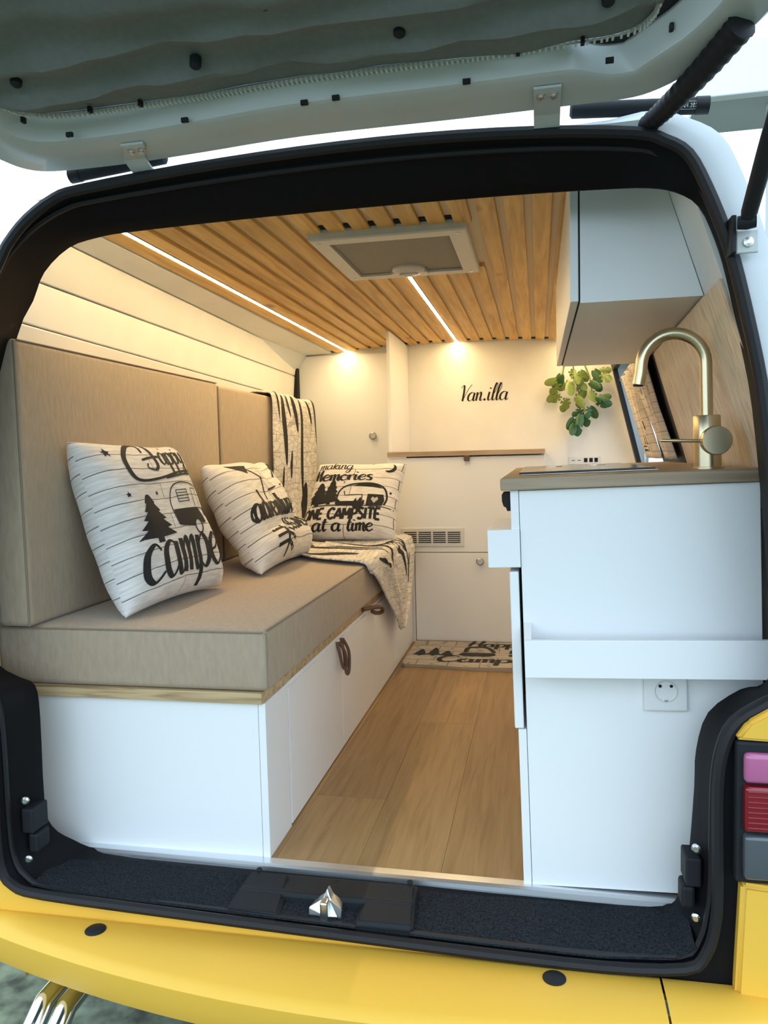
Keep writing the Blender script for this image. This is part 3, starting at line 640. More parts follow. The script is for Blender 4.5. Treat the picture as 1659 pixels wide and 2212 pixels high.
# tubes lying along the roof edge
for nm, a, b, lab in ((0, (-.905, 1.432, 1.472), (-.70, 1.432, 1.490), 'dark tube lying along the roof edge beside the left hinge plate'), (1, (.06, 1.432, 1.494), (.288, 1.432, 1.478), 'dark tube with printed date lying along the roof edge at right')):
    t_ = thing('roof_tube', lab, 'tube', a, 'tubes along the roof edge')
    a, b = Vector(a), Vector(b); d = (b-a).normalized()
    bm = NB(); tube(bm, [a, a+d*.004, b-d*.004, b], [.009, .0135, .0135, .009], 16); obj('barrel', bm, M['plastic'], t_, True)
    e = (a if nm == 0 else b)
    bm = NB(); tube(bm, [e-d*(.0 if nm == 0 else .022), e+d*(.022 if nm == 0 else 0)], .0148, 16); obj('end_cap', bm, M['rubber'], t_, True)
    if nm:
        n_ = Vector((0, -1, -.35)).normalized(); u_ = d; v_ = n_.cross(u_)*-1
        if v_.z < 0: v_ = -v_
        o_ = Vector((.214, 1.432, 1.4838))
        def fm(x, y, o_=o_, u_=u_, v_=v_, n_=n_):
            th = y/.0137; return o_+u_*x*.72+(n_*math.cos(th)+v_*math.sin(th))*.0139
        bm = NB(); DG = {'2': [[(0, .8), (.3, 1), (.6, .7), (0, 0), (.6, 0)]], '8': [ell(.3, .75, .25, .25), ell(.3, .25, .3, .25)], '0': [ell(.3, .5, .3, .5)], '4': [[(.5, 0), (.5, 1), (0, .3), (.6, .3)]], '.': [[(.1, 0), (.1, .15)]], '1': [[(.3, 1), (.3, 0)]]}
        xx = .018
        for ch in '28.01.04.2022':
            for s in DG[ch]: ribbon(bm, fm, [(xx+px*.0055, -.003+py*.006) for px, py in s], .0011, smooth=False)
            xx += .0035 if ch in '.1' else .0055
        ribbon(bm, fm, ell(0.006, 0, .006, .006)+[(.012, 0)], .001); 
        for s in ([(.004, .003), (.004, -.003)], [(.004, .003), (.0085, .003)], [(.004, 0), (.008, 0)]): ribbon(bm, fm, s, .001, smooth=False)
        for s in ([(.015, .006), (.085, .006)], [(.085, .006), (.085, -.006)], [(.085, -.006), (.015, -.006)], [(.015, -.006), (.015, .006)]): ribbon(bm, fm, s, .0006, smooth=False)
        obj('printed_date', bm, M['labelw'], t_)

# ================================================================== BENCH
BX, BY0 = -.602, 1.605
be = thing('storage_bench', 'white storage bench along the left wall with leather pulls', 'bench', (-.9, 2.6, 0))
obj('end_panel', B(-1.20, BX-.018, BY0, BY0+.016, .0, .358), M['white'], be)
obj('corner_post', B(BX-.017, BX, BY0-.001, 1.760, 0, .358), M['white'], be)
obj('carcass', B(-1.20, BX-.018, BY0+.02, 3.655, 0.002, .344, 0), M['plastic'], be)  # carcass coloured dark so the door seams look shaded
obj('top_rail', B(BX-.05, BX-.004, BY0+.02, 3.655, .345, .357, .001), M['white'], be)
dy = [1.764, 2.281, 2.787, 3.140, 3.655]
doors = []
for a, b in zip(dy, dy[1:]):
    doors.append(obj('door', B(BX-.016, BX, a+.0022, b-.0022, .004, .345, .0012), M['white'], be))
def pull(y, z, parent, lying=False):
    bm = NB()
    if not lying:
        for dyy, h in ((-.026, .080), (.022, .105)):
            pts = crom([(BX+.002, y+dyy, z), (BX+.010, y+dyy*1.1, z-h*.4), (BX+.018, y+dyy*.7, z-h), (BX+.026, y+dyy*.6+.006, z-h*.95), (BX+.024, y+dyy+.008, z-h*.4), (BX+.006, y+dyy+.006, z-.002)], 5)
            tube(bm, pts, .0048, 8)
    else:
        tube(bm, crom([(BX+.002, y-.16, z+.02), (BX+.02, y-.08, z+.012), (BX+.036, y-.01, z), (BX+.036, y+.01, z-.02), (BX+.02, y-.01, z-.022), (BX+.014, y-.06, z-.006)], 6), .0075, 8)
    o = obj('leather_pull', bm, M['leather'], parent, True); o['label'] = 'brown leather pull loop'
pull(2.250, .348, doors[0]); pull(2.74, .355, doors[1], True)
be2 = obj('end_box', B(-1.20, -.735, 3.66, 4.19, 0, .35), M['white'], be)
# plywood top
bo = tag(obj('bench_board', B(-1.195, BX-.004, BY0-.012, 3.65, .359, .384, .001), M['plyx'], None, loc=(-.9, 2.6, .359)), 'plywood seat board under the beige bench cushion', 'board')
def cushion(name, x0, x1, y0, y1, z0, z1, lab, nx=20, seam=None, puff=.006, r=.016):
    t = thing(name, lab, 'cushion', ((x0+x1)/2, (y0+y1)/2, z0), None)
    bm = B(x0, x1, y0, y1, z0, z1, r, 4)
    o = obj('cover', bm, M['fabric'], t, True)
    return t, o
def edge_piping(t, pts, r=.0022):
    bm = NB(); tube(bm, pts, r, 6); obj('piping', bm, M['piping'], t, True)
t, _ = cushion('seat_cushion', -1.268, -.590, BY0-.008, 3.645, .385, .526, 'thick beige seat cushion covering the whole storage bench')
edge_piping(t, [(-1.258, BY0-.0085, .520), (-.60, BY0-.0085, .520)]); edge_piping(t, [(-.594, BY0-.002, .518), (-.594, BY0-.002, .395)]); edge_piping(t, [(-.5935, BY0, .5225), (-.5935, 3.64, .5225)])
t, _ = cushion('back_cushion', -1.238, -1.150, 1.565, 2.692, .527, 1.188, 'long beige backrest cushion nearest the tailgate')
edge_piping(t, [(-1.155, 1.568, .53), (-1.155, 1.568, 1.183)]); edge_piping(t, [(-1.153, 1.575, 1.185), (-1.153, 2.688, 1.185)])
t, _ = cushion('back_cushion', -1.245, -1.150, 2.700, 3.95, .527, 1.180, 'beige backrest cushion with the printed throw over it')
edge_piping(t, [(-1.155, 2.703, .53), (-1.155, 2.703, 1.175)])

# ================================================================== PILLOWS
def pillow(name, lab, BL, BR, TL, TR, T, cloth, group='printed cushions on the bench', slump=None, wr=0.004):
    BL, BR, TL, TR = map(Vector, (BL, BR, TL, TR)); c = (BL+BR+TL+TR)/4
    nrm = ((BR-BL)+(TR-TL)).cross((TL-BL)+(TR-BR)).normalized()
    rnd = random.Random(len(lab)); ph = [rnd.random()*6 for _ in range(6)]
    def f(u, v, side=1, off=0):
        a = (u+1)/2; b = (v+1)/2
        pin = 1-.055*(1-v*v) ; pin2 = 1-.055*(1-u*u)
        a = .5+(a-.5)*pin; b = .5+(b-.5)*pin2
        p = BL.lerp(BR, a).lerp(TL.lerp(TR, a), b)
        e = max(0, (1-u**6)*(1-v**6))**.5
        e2 = max(0, (1-abs(u)**2.5)*(1-abs(v)**2.5))**.6
        h = T*(.72*e+.28*e2)
        h += wr*e*(math.sin(5*u+3*v+ph[0])+.7*math.sin(4*v-6*u+ph[1])+.6*math.sin(11*v+2*u+ph[2]))*(1-.5*e2)
        if slump: h += slump(u, v)*e
        return p+nrm*(side*h+off)
    t = thing(name, lab, 'cushion', c-Vector((0, 0, (c-BL).z)), group)
    bm = NB(); n = 26
    gr = [-math.cos(pi*i/n) for i in range(n+1)]
    for side in (1, -1):
        rows = [[f(u, v, side) for u in gr] for v in (gr if side > 0 else gr[::-1])]
        loft(bm, rows, uv=lambda i, j: ((gr[min(j, n)]+1)/2, (gr[min(i, n)]+1)/2))
    bmesh.ops.remove_doubles(bm, verts=bm.verts, dist=.0004)
    obj('cover', bm, cloth, t, True)
    def pm(x, y): return f(max(-1, min(1, 2*x-1)), max(-1, min(1, 2*y-1)), 1, .0012)
    return t, pm
def P2(t, name, fn, m=None):
    bm = NB(); fn(bm); o = obj(name, bm, m or M['ink'], t); return o
# pillow nearest: Happy camper
t, f1 = pillow('throw_pillow', 'large printed pillow nearest the tailgate, with pine tree, caravan and Happy Camper lettering', (-.965, 1.66, .533), (-.925, 2.125, .533), (-1.120, 1.70, .955), (-1.110, 2.20, .945), .085, M['cloth'])
P2(t, 'lettering', lambda bm: [write(bm, f1, 'appy', .555, .815, .092, .024, .009, slant=.12, sx=.95, rise=.02), ribbon(bm, f1, [(.40, .90), (.41, .965), (.31, .95), (.215, .86), (.20, .755), (.26, .705), (.45, .715), (.70, .755), (.90, .77)], .034, .016), ribbon(bm, f1, [(.52, .715), (.70, .735), (.90, .75)], .014), ribbon(bm, f1, [(.49, .975), (.495, .89), (.50, .815), (.455, .775), (.385, .79), (.40, .82)], .030, .012), ribbon(bm, f1, [(.36, .845), (.46, .865), (.58, .875)], .015)])
P2(t, 'lettering', lambda bm: write(bm, f1, 'camper', .08, .105, .205, .045, .015, slant=.10, sx=.86, rise=.012))
P2(t, 'printed_tree', lambda bm: [fill(bm, f1, pine_poly(.26, .315, .30, .31, 5), 40, 6)])
def car(bm):
    fc1 = lambda x, y: f1(.475+(x-.455)*1.2, .375+(y-.30)*1.12)
    ribbon(bm, fc1, [(.46, .34), (.455, .45), (.50, .54), (.58, .57), (.70, .56), (.80, .53), (.86, .46), (.87, .36)], .007); ribbon(bm, fc1, [(.46, .41), (.88, .41)], .006, smooth=False)
    fill(bm, fc1, [(.46, .32), (.46, .408), (.70, .408), (.73, .36), (.74, .32), (.70, .31), (.67, .34), (.62, .335), (.60, .30)], 18, 6); fill(bm, fc1, [(.77, .36), (.77, .408), (.88, .408), (.88, .36)], 6, 3)
    for e in ((.645, .30, .036, .042),): ribbon(bm, fc1, ell(*e)+[(e[0]+e[2], e[1])], .010)
    for s in ([(.53, .455), (.53, .525)], [(.53, .525), (.63, .525)], [(.63, .525), (.63, .455)], [(.63, .455), (.53, .455)], [(.53, .49), (.63, .49)], [(.53, .472), (.63, .472)], [(.53, .507), (.63, .507)], [(.68, .42), (.68, .53)], [(.74, .42), (.74, .53)], [(.68, .53), (.74, .53)]): ribbon(bm, fc1, s, .005, smooth=False)
P2(t, 'printed_caravan', car)
for x, y, r in ((.115, .90, .034), (.12, .625, .020), (.37, .62, .018), (.66, .95, .014), (.80, .94, .012)): P2(t, 'printed_star', lambda bm: fill(bm, f1, star(x, y, r), 14, 3))
# second: adventure begins, slumped
def sl(u, v): return -.030*math.exp(-((v+.40-.12*u)/.10)**2)*(.4+.3*(u+1))+.012*math.exp(-((v+.7)/.2)**2)-.03*math.exp(-((u-v*.7+.1)/.15)**2)*max(0, v)
t, f2 = pillow('throw_pillow', 'slumped printed pillow in the middle of the bench, with arrows and adventure begins lettering', (-.865, 2.31, .537), (-.875, 2.86, .537), (-1.105, 2.42, .885), (-1.11, 2.96, .885), .085, M['cloth2'], slump=sl, wr=.008)
P2(t, 'lettering', lambda bm: write(bm, f2, 'adventure', .05, .36, .135, .040, .018, slant=.05, sx=.76))
P2(t, 'lettering', lambda bm: write(bm, f2, 'BEGINS', .47, .195, .062, .024, sx=1.2, block=True))
P2(t, 'printed_arrow', lambda bm: [fill(bm, f2, [(.12, .93), (.34, .90), (.28, .80)], 12, 5), ribbon(bm, f2, [(.30, .86), (.45, .74)], .018, smooth=False)])
P2(t, 'printed_arrow', lambda bm: [fill(bm, f2, [(.86, .93), (.95, .80), (.80, .84)], 12, 5), ribbon(bm, f2, [(.85, .84), (.70, .74)], .018, smooth=False)])
def fletch(bm):
    ribbon(bm, f2, [(.36, .30), (.32, .20), (.30, .02)], .026)
    for k in range(3):
        y = .24-k*.065
        ribbon(bm, f2, [(.33-k*.006, y), (.17, y+.0)], .026, smooth=False); ribbon(bm, f2, [(.33-k*.006, y-.01), (.45, y-.07)], .026, smooth=False)
P2(t, 'printed_arrow', fletch)
P2(t, 'printed_feather', lambda bm: [ribbon(bm, f2, [(.36, .52), (.43, .74)], .018, smooth=False), ribbon(bm, f2, [(.43, .74), (.51, .52)], .034, taper=True), ribbon(bm, f2, [(.48, .62), (.71, .64)], .016), ribbon(bm, f2, [(.56, .74), (.64, .54)], .034, taper=True)])
# third: making memories
t, f3 = pillow('throw_pillow', 'printed pillow at the far end of the bench, with making memories lettering and camper scene', (-1.03, 3.20, .548), (-.595, 3.20, .548), (-.968, 3.385, .872), (-.570, 3.385, .868), .075, M['cloth2'])
P2(t, 'lettering', lambda bm: write(bm, f3, 'making', .05, .865, .068, .015, .007, slant=.1, sx=1.15))
P2(t, 'lettering', lambda bm: write(bm, f3, 'Memories', .0, .69, .082, .032, .012, slant=.06, sx=1.32))
P2(t, 'lettering', lambda bm: write(bm, f3, 'ONE CAMPSITE', .02, .175, .068, .030, sx=1.14, block=True))
P2(t, 'lettering', lambda bm: write(bm, f3, 'at a time', .16, .045, .080, .028, .012, slant=.1, sx=1.2))
P2(t, 'printed_trees', lambda bm: [fill(bm, f3, pine_poly(.14, .34, .32, .26, 4), 24, 5), fill(bm, f3, pine_poly(.27, .36, .34, .24, 5), 24, 5), ribbon(bm, f3, [(.0, .345), (.5, .345), (.98, .33)], .012)])
def car3(bm):
    ribbon(bm, f3, [(.36, .36), (.36, .52), (.42, .60), (.56, .635), (.74, .64), (.86, .58), (.90, .46), (.88, .36)], .020)
    fill(bm, f3, [(.50, .60), (.60, .64), (.76, .64), (.84, .58), (.70, .60)], 8, 6); fill(bm, f3, [(.36, .34), (.36, .40), (.66, .40), (.66, .34)], 6, 5)
    fill(bm, f3, [(.69, .345), (.69, .50), (.86, .50), (.88, .42), (.86, .345)], 8, 5); ribbon(bm, f3, [(.42, .54), (.44, .48), (.63, .49), (.64, .41)], .012, smooth=False); ribbon(bm, f3, ell(.78, .33, .035, .035)+[(.815, .33)], .014)
    fill(bm, f3, [(.56, .30), (.53, .37), (.57, .44), (.59, .40), (.62, .46), (.64, .40), (.67, .42), (.67, .36), (.64, .30)], 10, 3)
P2(t, 'printed_caravan', car3)
P2(t, 'printed_heart', lambda bm: fill(bm, lambda x, y: f3(x, y)+Vector((0, -.0008, .0004)), [(.775, .375), (.735, .43), (.75, .465), (.775, .445), (.80, .465), (.815, .43)], 10, 3), M['inkgrey'])
P2(t, 'printed_moon', lambda bm: fill(bm, f3, ell(.87, .87, .065, .065, 20, -2.3, 1.3)+ell(.845, .89, .058, .058, 16, 1.2, -2.2), 20, 3))
for x, y, r in ((.66, .955, .018), (.93, .53, .02), (.40, .66, .014)): P2(t, 'printed_star', lambda bm: fill(bm, f3, star(x, y, r), 8, 2))

# ================================================================== THROW over the backrest and seat
KEY = [((-1.252, 3.25, 1.08), (-1.252, 3.84, 1.08)), ((-1.245, 3.24, 1.184), (-1.245, 3.85, 1.184)), ((-1.16, 3.23, 1.189), (-1.16, 3.86, 1.189)), ((-1.138, 3.225, 1.165), (-1.138, 3.87, 1.165)), ((-1.134, 3.22, 1.05), (-1.13, 3.87, 1.05)),
 ((-1.134, 3.20, .85), (-1.128, 3.84, .85)), ((-1.132, 3.16, .66), (-1.125, 3.78, .66)), ((-1.10, 3.08, .565), (-1.09, 3.62, .565)), ((-1.02, 2.98, .540), (-1.02, 3.60, .545)), ((-.84, 2.72, .536), (-.83, 3.58, .540)), ((-.68, 2.61, .535), (-.68, 3.54, .538)), ((-.592, 2.585, .534), (-.592, 3.53, .536)),
 ((-.576, 2.60, .500), (-.577, 3.53, .500)), ((-.574, 2.75, .42), (-.574, 3.49, .415)), ((-.572, 2.93, .31), (-.570, 3.36, .30)), ((-.570, 3.08, .195), (-.568, 3.15, .19))]
NK = len(KEY)
A_ = crom([k[0] for k in KEY], 5); B_ = crom([k[1] for k in KEY], 5); NA = len(A_)
def blanket(s, t, off=0):   # s,t in 0..1
    q = max(0, min(.9999, s))*(NA-1); i = int(q); fr = q-i
    a = A_[i].lerp(A_[min(NA-1, i+1)], fr); b = B_[i].lerp(B_[min(NA-1, i+1)], fr); p = a.lerp(b, t)
    d = (A_[min(NA-1, i+1)]-A_[i]); nr = Vector((0, 1, 0)).cross(d)
    nr = Vector((0, -1, 0)).cross(d).normalized() if d.length else Vector((1, 0, 0))
    if nr.x+nr.z < 0: nr = -nr
    wv = .006*(1+math.sin(14*t+5*s))+.004*(1+math.sin(31*t-9*s))+.003*(1+math.sin(40*s+7*t))
    if s > .80: wv += .008*(1+math.sin(20*t+2))
    return p+nr*(wv*.7+off)
thr = thing('throw_blanket', 'cream printed throw draped over the backrest and hanging off the bench edge', 'blanket', (-.85, 3.2, .53))
bm = NB(); n1, n2 = 110, 28
loft(bm, [[blanket(i/n1, j/n2) for j in range(n2+1)] for i in range(n1+1)], uv=lambda i, j: (j/n2*.8, i/n1*2.6))
bo_ = obj('cloth', bm, M['throw'], thr, True); md = bo_.modifiers.new('thickness', 'SOLIDIFY'); md.thickness = .005; md.offset = 1
bm = NB(); rr = random.Random(3)
fb = lambda x, y: blanket(x, y, .0015)
# drips at the top, lens spots, block, star sparkles, long strokes on the seat and hanging corner
for t_, l, w_ in ((.06, .10, .012), (.22, .17, .03), (.30, .09, .014), (.43, .12, .022), (.62, .22, .028), (.80, .10, .014), (.92, .14, .02)): ribbon(bm, fb, [(.155, t_), (.155+l*.5, t_+.02), (.155+l, t_+.07)], w_*2.1, taper=True)
for s0, t0, l, w_ in ((.36, .70, .06, .11), (.40, .92, .07, .06), (.31, .35, .03, .05), (.335, .22, .025, .05)): ribbon(bm, fb, [(s0, t0), (s0+l*.5, t0+.01), (s0+l, t0)], w_, taper=True)
fill(bm, fb, [(.425, .10), (.425, .42), (.445, .43), (.445, .10)], 6, 6)
for k in range(9):
    t0 = rr.random()*.9+.02; s0 = .47+.02*rr.random(); ribbon(bm, fb, [(s0, t0), (s0+.05, t0+.03), (s0+.10, t0+.02*rr.random())], .05+.03*rr.random(), taper=True)
for s0, t0, s1, t1, w_ in ((.58, .05, .68, .20, .03), (.57, .20, .76, .34, .035), (.60, .30, .73, .38, .02), (.60, .42, .86, .40, .035), (.66, .52, .88, .62, .04), (.70, .58, .84, .72, .03), (.72, .70, .90, .66, .04), (.63, .66, .70, .72, .05), (.60, .80, .72, .86, .03), (.82, .80, .90, .72, .02), (.76, .18, .82, .25, .03), (.52, .5, .60, .62, .04)): ribbon(bm, fb, [(s0, t0), ((s0+s1)/2, (t0+t1)/2+.03), (s1, t1)], w_, taper=True)
obj('printed_strokes', bm, M['ink'], thr)

# ================================================================== BACK CABINETS
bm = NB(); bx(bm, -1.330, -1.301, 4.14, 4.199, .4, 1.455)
sg = obj('gap_shade_strip', bm, M['dark'], wb)  # dark strip standing in for the shade beside the tall cupboard
tc_ = thing('tall_cupboard', 'cream tall cupboard door with round knob at the end of the bench', 'cupboard', (-1.0, 4.18, 0))
obj('door', B(-1.300, -.703, 4.178, 4.199, .36, 1.466, .0015), M['white'], tc_)
def knob(x, y, z, parent, r=.019):
    bm = NB(); lathe(bm, (x, y, z), (0, -1, 0), [(r*.55, 0), (r*.45, .008), (r*.8, .012), (r, .018), (r*.96, .024), (r*.72, .027), (r*.70, .025), (.0, .025)], 24)
    o = obj('knob', bm, M['knob'], parent, True); o['label'] = 'round nickel knob'
knob(-.885, 4.178, 1.018, tc_, .021)
obj('cheek_panel', B(-.703, -.688, 3.662, 4.199, .925, 1.498, .001), M['white'], tc_)
lc = thing('fridge_cabinet', 'white cabinet with fold-down front and vent grille under the oak shelf', 'cabinet', (-.34, 3.9, 0))
obj('carcass', B(-.712, .028, 3.680, 4.199, 0, .892, 0), M['white'], lc)
fp = obj('flap_front', B(-.714, .030, 3.660, 3.678, .4405, .893, .0012), M['white'], lc)
dr = obj('door', B(-.586, .030, 3.660, 3.667, .010, .4375, .0012), M['white'], lc); knob(-.273, 3.66, .398, dr, .019)
obj('shadow_gap', B(-.5895, .028, 3.668, 3.6795, .004, .441, 0), M['dark'], lc)
obj('filler_strip', B(-.714, -.589, 3.664, 3.678, 0, .4385, .001), M['white'], lc)
bm = NB(); bx(bm, -.342, -.316, 3.638, 3.659, .872, .8975, .002); o = obj('pull_tab', bm, M['leather'], fp); o['label'] = 'small bronze pull tab'
gr_ = obj('vent_grille', B(-.652, -.348, 3.655, 3.661, .468, .556, .0015), M['ventwhite'], fp)
for q in range(4):
    x0 = -.636+q*.070
    for k in range(6): obj('slot', B(x0, x0+.061, 3.6535, 3.656, .486+k*.0095, .4905+k*.0095, .0003, 1), M['dark'], gr_)
tag(obj('shelf_board', B(-.708, .032, 3.645, 4.199, .898, .922, .002), M['oak'], None, loc=(-.34, 3.9, .898)), 'oak shelf board with square edge on the white fridge cabinet', 'shelf')
# lettering on the partition
bm = NB(); fw = lambda x, y: Vector((x, YB-.0015, y))
write(bm, fw, 'Van', -.415, 1.190, .0445, .0105, .003, slant=.25, sx=1.0)
fill(bm, fw, ell(-.278, 1.195, .0065, .0065), 8, 2)
write(bm, fw, 'illa', -.268, 1.190, .0445, .0105, .003, slant=.25, sx=1.05)
tag(obj('wall_lettering', bm, M['ink'], None, loc=(-.28, YB-.0015, 1.2)), 'black script lettering reading Van.illa on the cream partition', 'lettering')
# usb and switch strip
us = thing('socket_strip', 'narrow white strip with USB sockets on the partition above the worktop', 'socket', (.24, YB-.004, .86))
obj('plate', B(.158, .318, YB-.006, YB-.0005, .838, .880, .002), M['socket'], us)
for x in (.245, .272, .298): obj('usb_port', B(x-.009, x+.009, YB-.0075, YB-.005, .848, .870, .001), M['dark'], us)
for x in (.182, .212): obj('mark', B(x-.008, x+.008, YB-.0068, YB-.005, .857, .860, 0), M['dark'], us)
for x in (.164, .312): obj('screw', B(x-.0025, x+.0025, YB-.0068, YB-.005, .868, .873, .0005), M['steel'], us)

# ================================================================== LED STRIPS and ROOF VENT
def led(x, y0, y1, lab):
    t = thing('led_strip', lab, 'led strip', (x, (y0+y1)/2, ceil_z(x)), 'led strips in the ceiling')
    z = ceil_z(x)
    obj('diffuser', B(x-.0065, x+.0065, y0, y1, z-.0012, z+.006, .001, 1), M['led'], t)
    bm = NB(); bx(bm, x-.0083, x-.0067, y0, y1, z-.0005, z+.015); bx(bm, x+.0067, x+.0083, y0, y1, z-.0005, z+.015); obj('profile', bm, M['alu'], t)
led(XC-9*PIT, 1.64, 4.185, 'long glowing LED strip along the left edge of the slat ceiling')
led(XC, 2.56, 4.185, 'glowing LED strip between the roof vent and the partition')
led(XC+9*PIT, 2.86, 4.16, 'glowing LED strip at the right ceiling edge beyond the overhead cabinet')
rv = thing('roof_vent', 'square white roof vent with grey mesh in the slat ceiling', 'vent', (-.39, 2.3, 1.49))
bm = NB(); zf = 1.484
def ringbox(bm, x0, x1, y0, y1, w_, z0, z1):
    o_ = [(x0, y0), (x1, y0), (x1, y1), (x0, y1)]; i_ = [(x0+w_, y0+w_), (x1-w_, y0+w_), (x1-w_, y1-w_), (x0+w_, y1-w_)]
    R4 = [[bm.verts.new((x, y, z)) for x, y in P] for P, z in ((o_, z1), (o_, z0+.004), ([(x+(.004 if x < -.39 else -.004), y+(.004 if y < 2.3 else -.004)) for x, y in o_], z0), (i_, z0), (i_, z1))]
    for A, Bq in zip(R4, R4[1:]):
        for k in range(4): bm.faces.new((A[k], A[(k+1) % 4], Bq[(k+1) % 4], Bq[k]))
    bmesh.ops.recalc_face_normals(bm, faces=bm.faces)
ringbox(bm, VX0, VX1, VY0, VY1, .048, zf, 1.513); obj('frame', bm, M['ventwhite'], rv)
bm = NB(); ringbox(bm, VX0+.046, VX1-.046, VY0+.046, VY1-.046, .008, zf+.006, zf+.014); obj('inner_frame', bm, M['grey'], rv)
obj('mesh_panel', B(VX0+.05, VX1-.05, VY0+.05, VY1-.05, zf+.008, zf+.012, 0), M['grey'], rv)
bm = NB(); lathe(bm, (-.395, 2.462, zf+.006), (0, 0, -1), [(.052, -.003), (.052, .004), (.044, .011), (.030, .014), (.028, .011), (0, .011)], 28); hd = obj('handle', bm, M['ventwhite'], rv, True)
obj('handle_bar', B(-.425, -.365, 2.458, 2.468, zf-.012, zf-.002, .002), M['ventwhite'], hd)
obj('handle_base', B(-.452, -.338, 2.468, 2.515, zf-.004, zf+.008, .003), M['ventwhite'], hd)
for x, y in ((VX0+.024, VY0+.03), (VX1-.024, VY0+.03), (VX0+.024, VY1-.03), (VX1-.024, VY1-.03)):
    bm = NB(); lathe(bm, (x, y, zf), (0, 0, -1), [(.006, 0), (.005, .002)], 10); obj('screw', bm, M['steel'], rv)

# ================================================================== KITCHEN (leans very slightly with the van floor)
KT = math.radians(-1.3)
def ktilt(o): o.rotation_euler = (0, KT, 0); return o
KO = (-.022, 1.58, .0)
KX0, KX1, KY0, KY1 = -.020, .445, 1.582, 2.75
kc = ktilt(thing('kitchen_unit', 'white kitchen unit on the right with plain end panel and narrow tray', 'kitchen unit', KO))
bm = NB(); bx(bm, KX0, KX1-.012, KY0, KY0+.016, 0.003, .826, .001); endp = obj('end_panel', bm, M['white'], kc)
obj('carcass', B(KX0+.004, KX1-.03, KY0+.018, KY1, .003, .826, 0), M['white'], kc)
obj('front_rail', B(-.0375, KX0-.001, KY0, KY1, .670, .827, .001), M['white'], kc)
obj('plinth', B(-.0375, KX0-.001, KY0, KY1, .003, .334, .001), M['white'], kc)
d_ = obj('door', B(-.0445, -.026, KY0-.004, 2.2, .337, .662, .0025), M['white'], kc)
obj('door', B(-.0445, -.026, 2.205, KY1, .337, .662, .0025), M['white'], kc)
dw = obj('pull_out_box', B(-.086, KX0-.001, KY0-.006, KY0+.30, .671, .748, .0015), M['white'], kc)
bm = NB(); hexa(bm, [(-.052, KY0+.01, .823), (-.038, KY0+.01, .823), (-.038, KY0+.01, .785), (-.045, KY0+.01, .785), (-.047, KY0+.01, .792), (-.052, KY0+.01, .795), (-.055, KY0+.01, .806), (-.055, KY0+.01, .818)], [(p[0], KY0+.06, p[2]) for p in [(-.052, 0, .823), (-.038, 0, .823), (-.038, 0, .785), (-.045, 0, .785), (-.047, 0, .792), (-.052, 0, .795), (-.055, 0, .806), (-.055, 0, .818)]])
obj('latch', bm, M['dark'], kc)
tr = thing('wall_tray', 'narrow white tray fixed across the end of the kitchen unit', 'shelf', KO); ktilt(tr)
TY = 1.512
obj('front_board', B(-.018, .432, TY, TY+.012, .462, .536, .0012), M['white'], tr)
obj('base_board', B(-.018, .432, TY+.012, KY0-.0005, .462, .474, 0), M['white'], tr)
bm = NB(); hexa(bm, [(-.018, TY+.0125, .475), (-.018, KY0-.0005, .475), (-.018, KY0-.0005, .557), (-.018, TY+.0125, .536)], [(-.004, TY+.0125, .475), (-.004, KY0-.0005, .475), (-.004, KY0-.0005, .557), (-.004, TY+.0125, .536)]); obj('side_board', bm, M['white'], tr)
wt = tag(obj('worktop', B(-.056, KX1-.005, 1.568, KY1, .8275, .8525, .003), M['oak'], None, loc=KO), 'oak worktop with square edge on the white kitchen unit', 'worktop'); ktilt(wt)
# socket
so_ = ktilt(thing('wall_socket', 'white round-pin wall socket on the kitchen end panel under the tray', 'socket', KO))
sx0, sz0 = .252, .411
obj('plate', B(sx0-.041, sx0+.041, KY0-.0095, KY0-.0005, sz0-.031, sz0+.051, .003), M['socket'], so_)
bm = NB(); lathe(bm, (sx0, KY0-.0097, sz0+.010), (0, -1, 0), [(.0225, -.001), (.0225, .001), (.021, .0015), (.0195, .0005), (.0192, -.0005), (.0, -.0005)], 28); cup = obj('socket_cup', bm, M['ventwhite'], so_, True)
for dx in (-.0105, .0105):
    bm = NB(); lathe(bm, (sx0+dx, KY0-.0095, sz0+.020), (0, -1, 0), [(.0032, 0), (.0032, .0012), (0, .0013)], 12); obj('pin_hole', bm, M['dark'], cup)
obj('earth_clip', B(sx0-.003, sx0+.003, KY0-.0125, KY0-.009, sz0-.0105, sz0-.006, .0006), M['steel'], cup)
# hob with sink cover, a thin plate on the worktop
hb_ = ktilt(thing('hob_plate', 'low steel rimmed dark glass hob on the oak worktop', 'hob', KO))
obj('steel_rim', B(-.018, .27, 1.72, 2.50, .8528, .8555, .001), M['steel'], hb_)
obj('glass_lid', B(-.022, .265, 1.73, 2.49, .8557, .8592, .0012), M['ceramic'], hb_)
for (x, y) in ((.06, 2.28), (.18, 2.28)):
    bm = NB(); lathe(bm, (x, y, .8592), (0, 0, 1), [(.028, 0), (.028, .001), (.0, .0012)], 20); obj('hob_ring', bm, M['steel'], hb_)
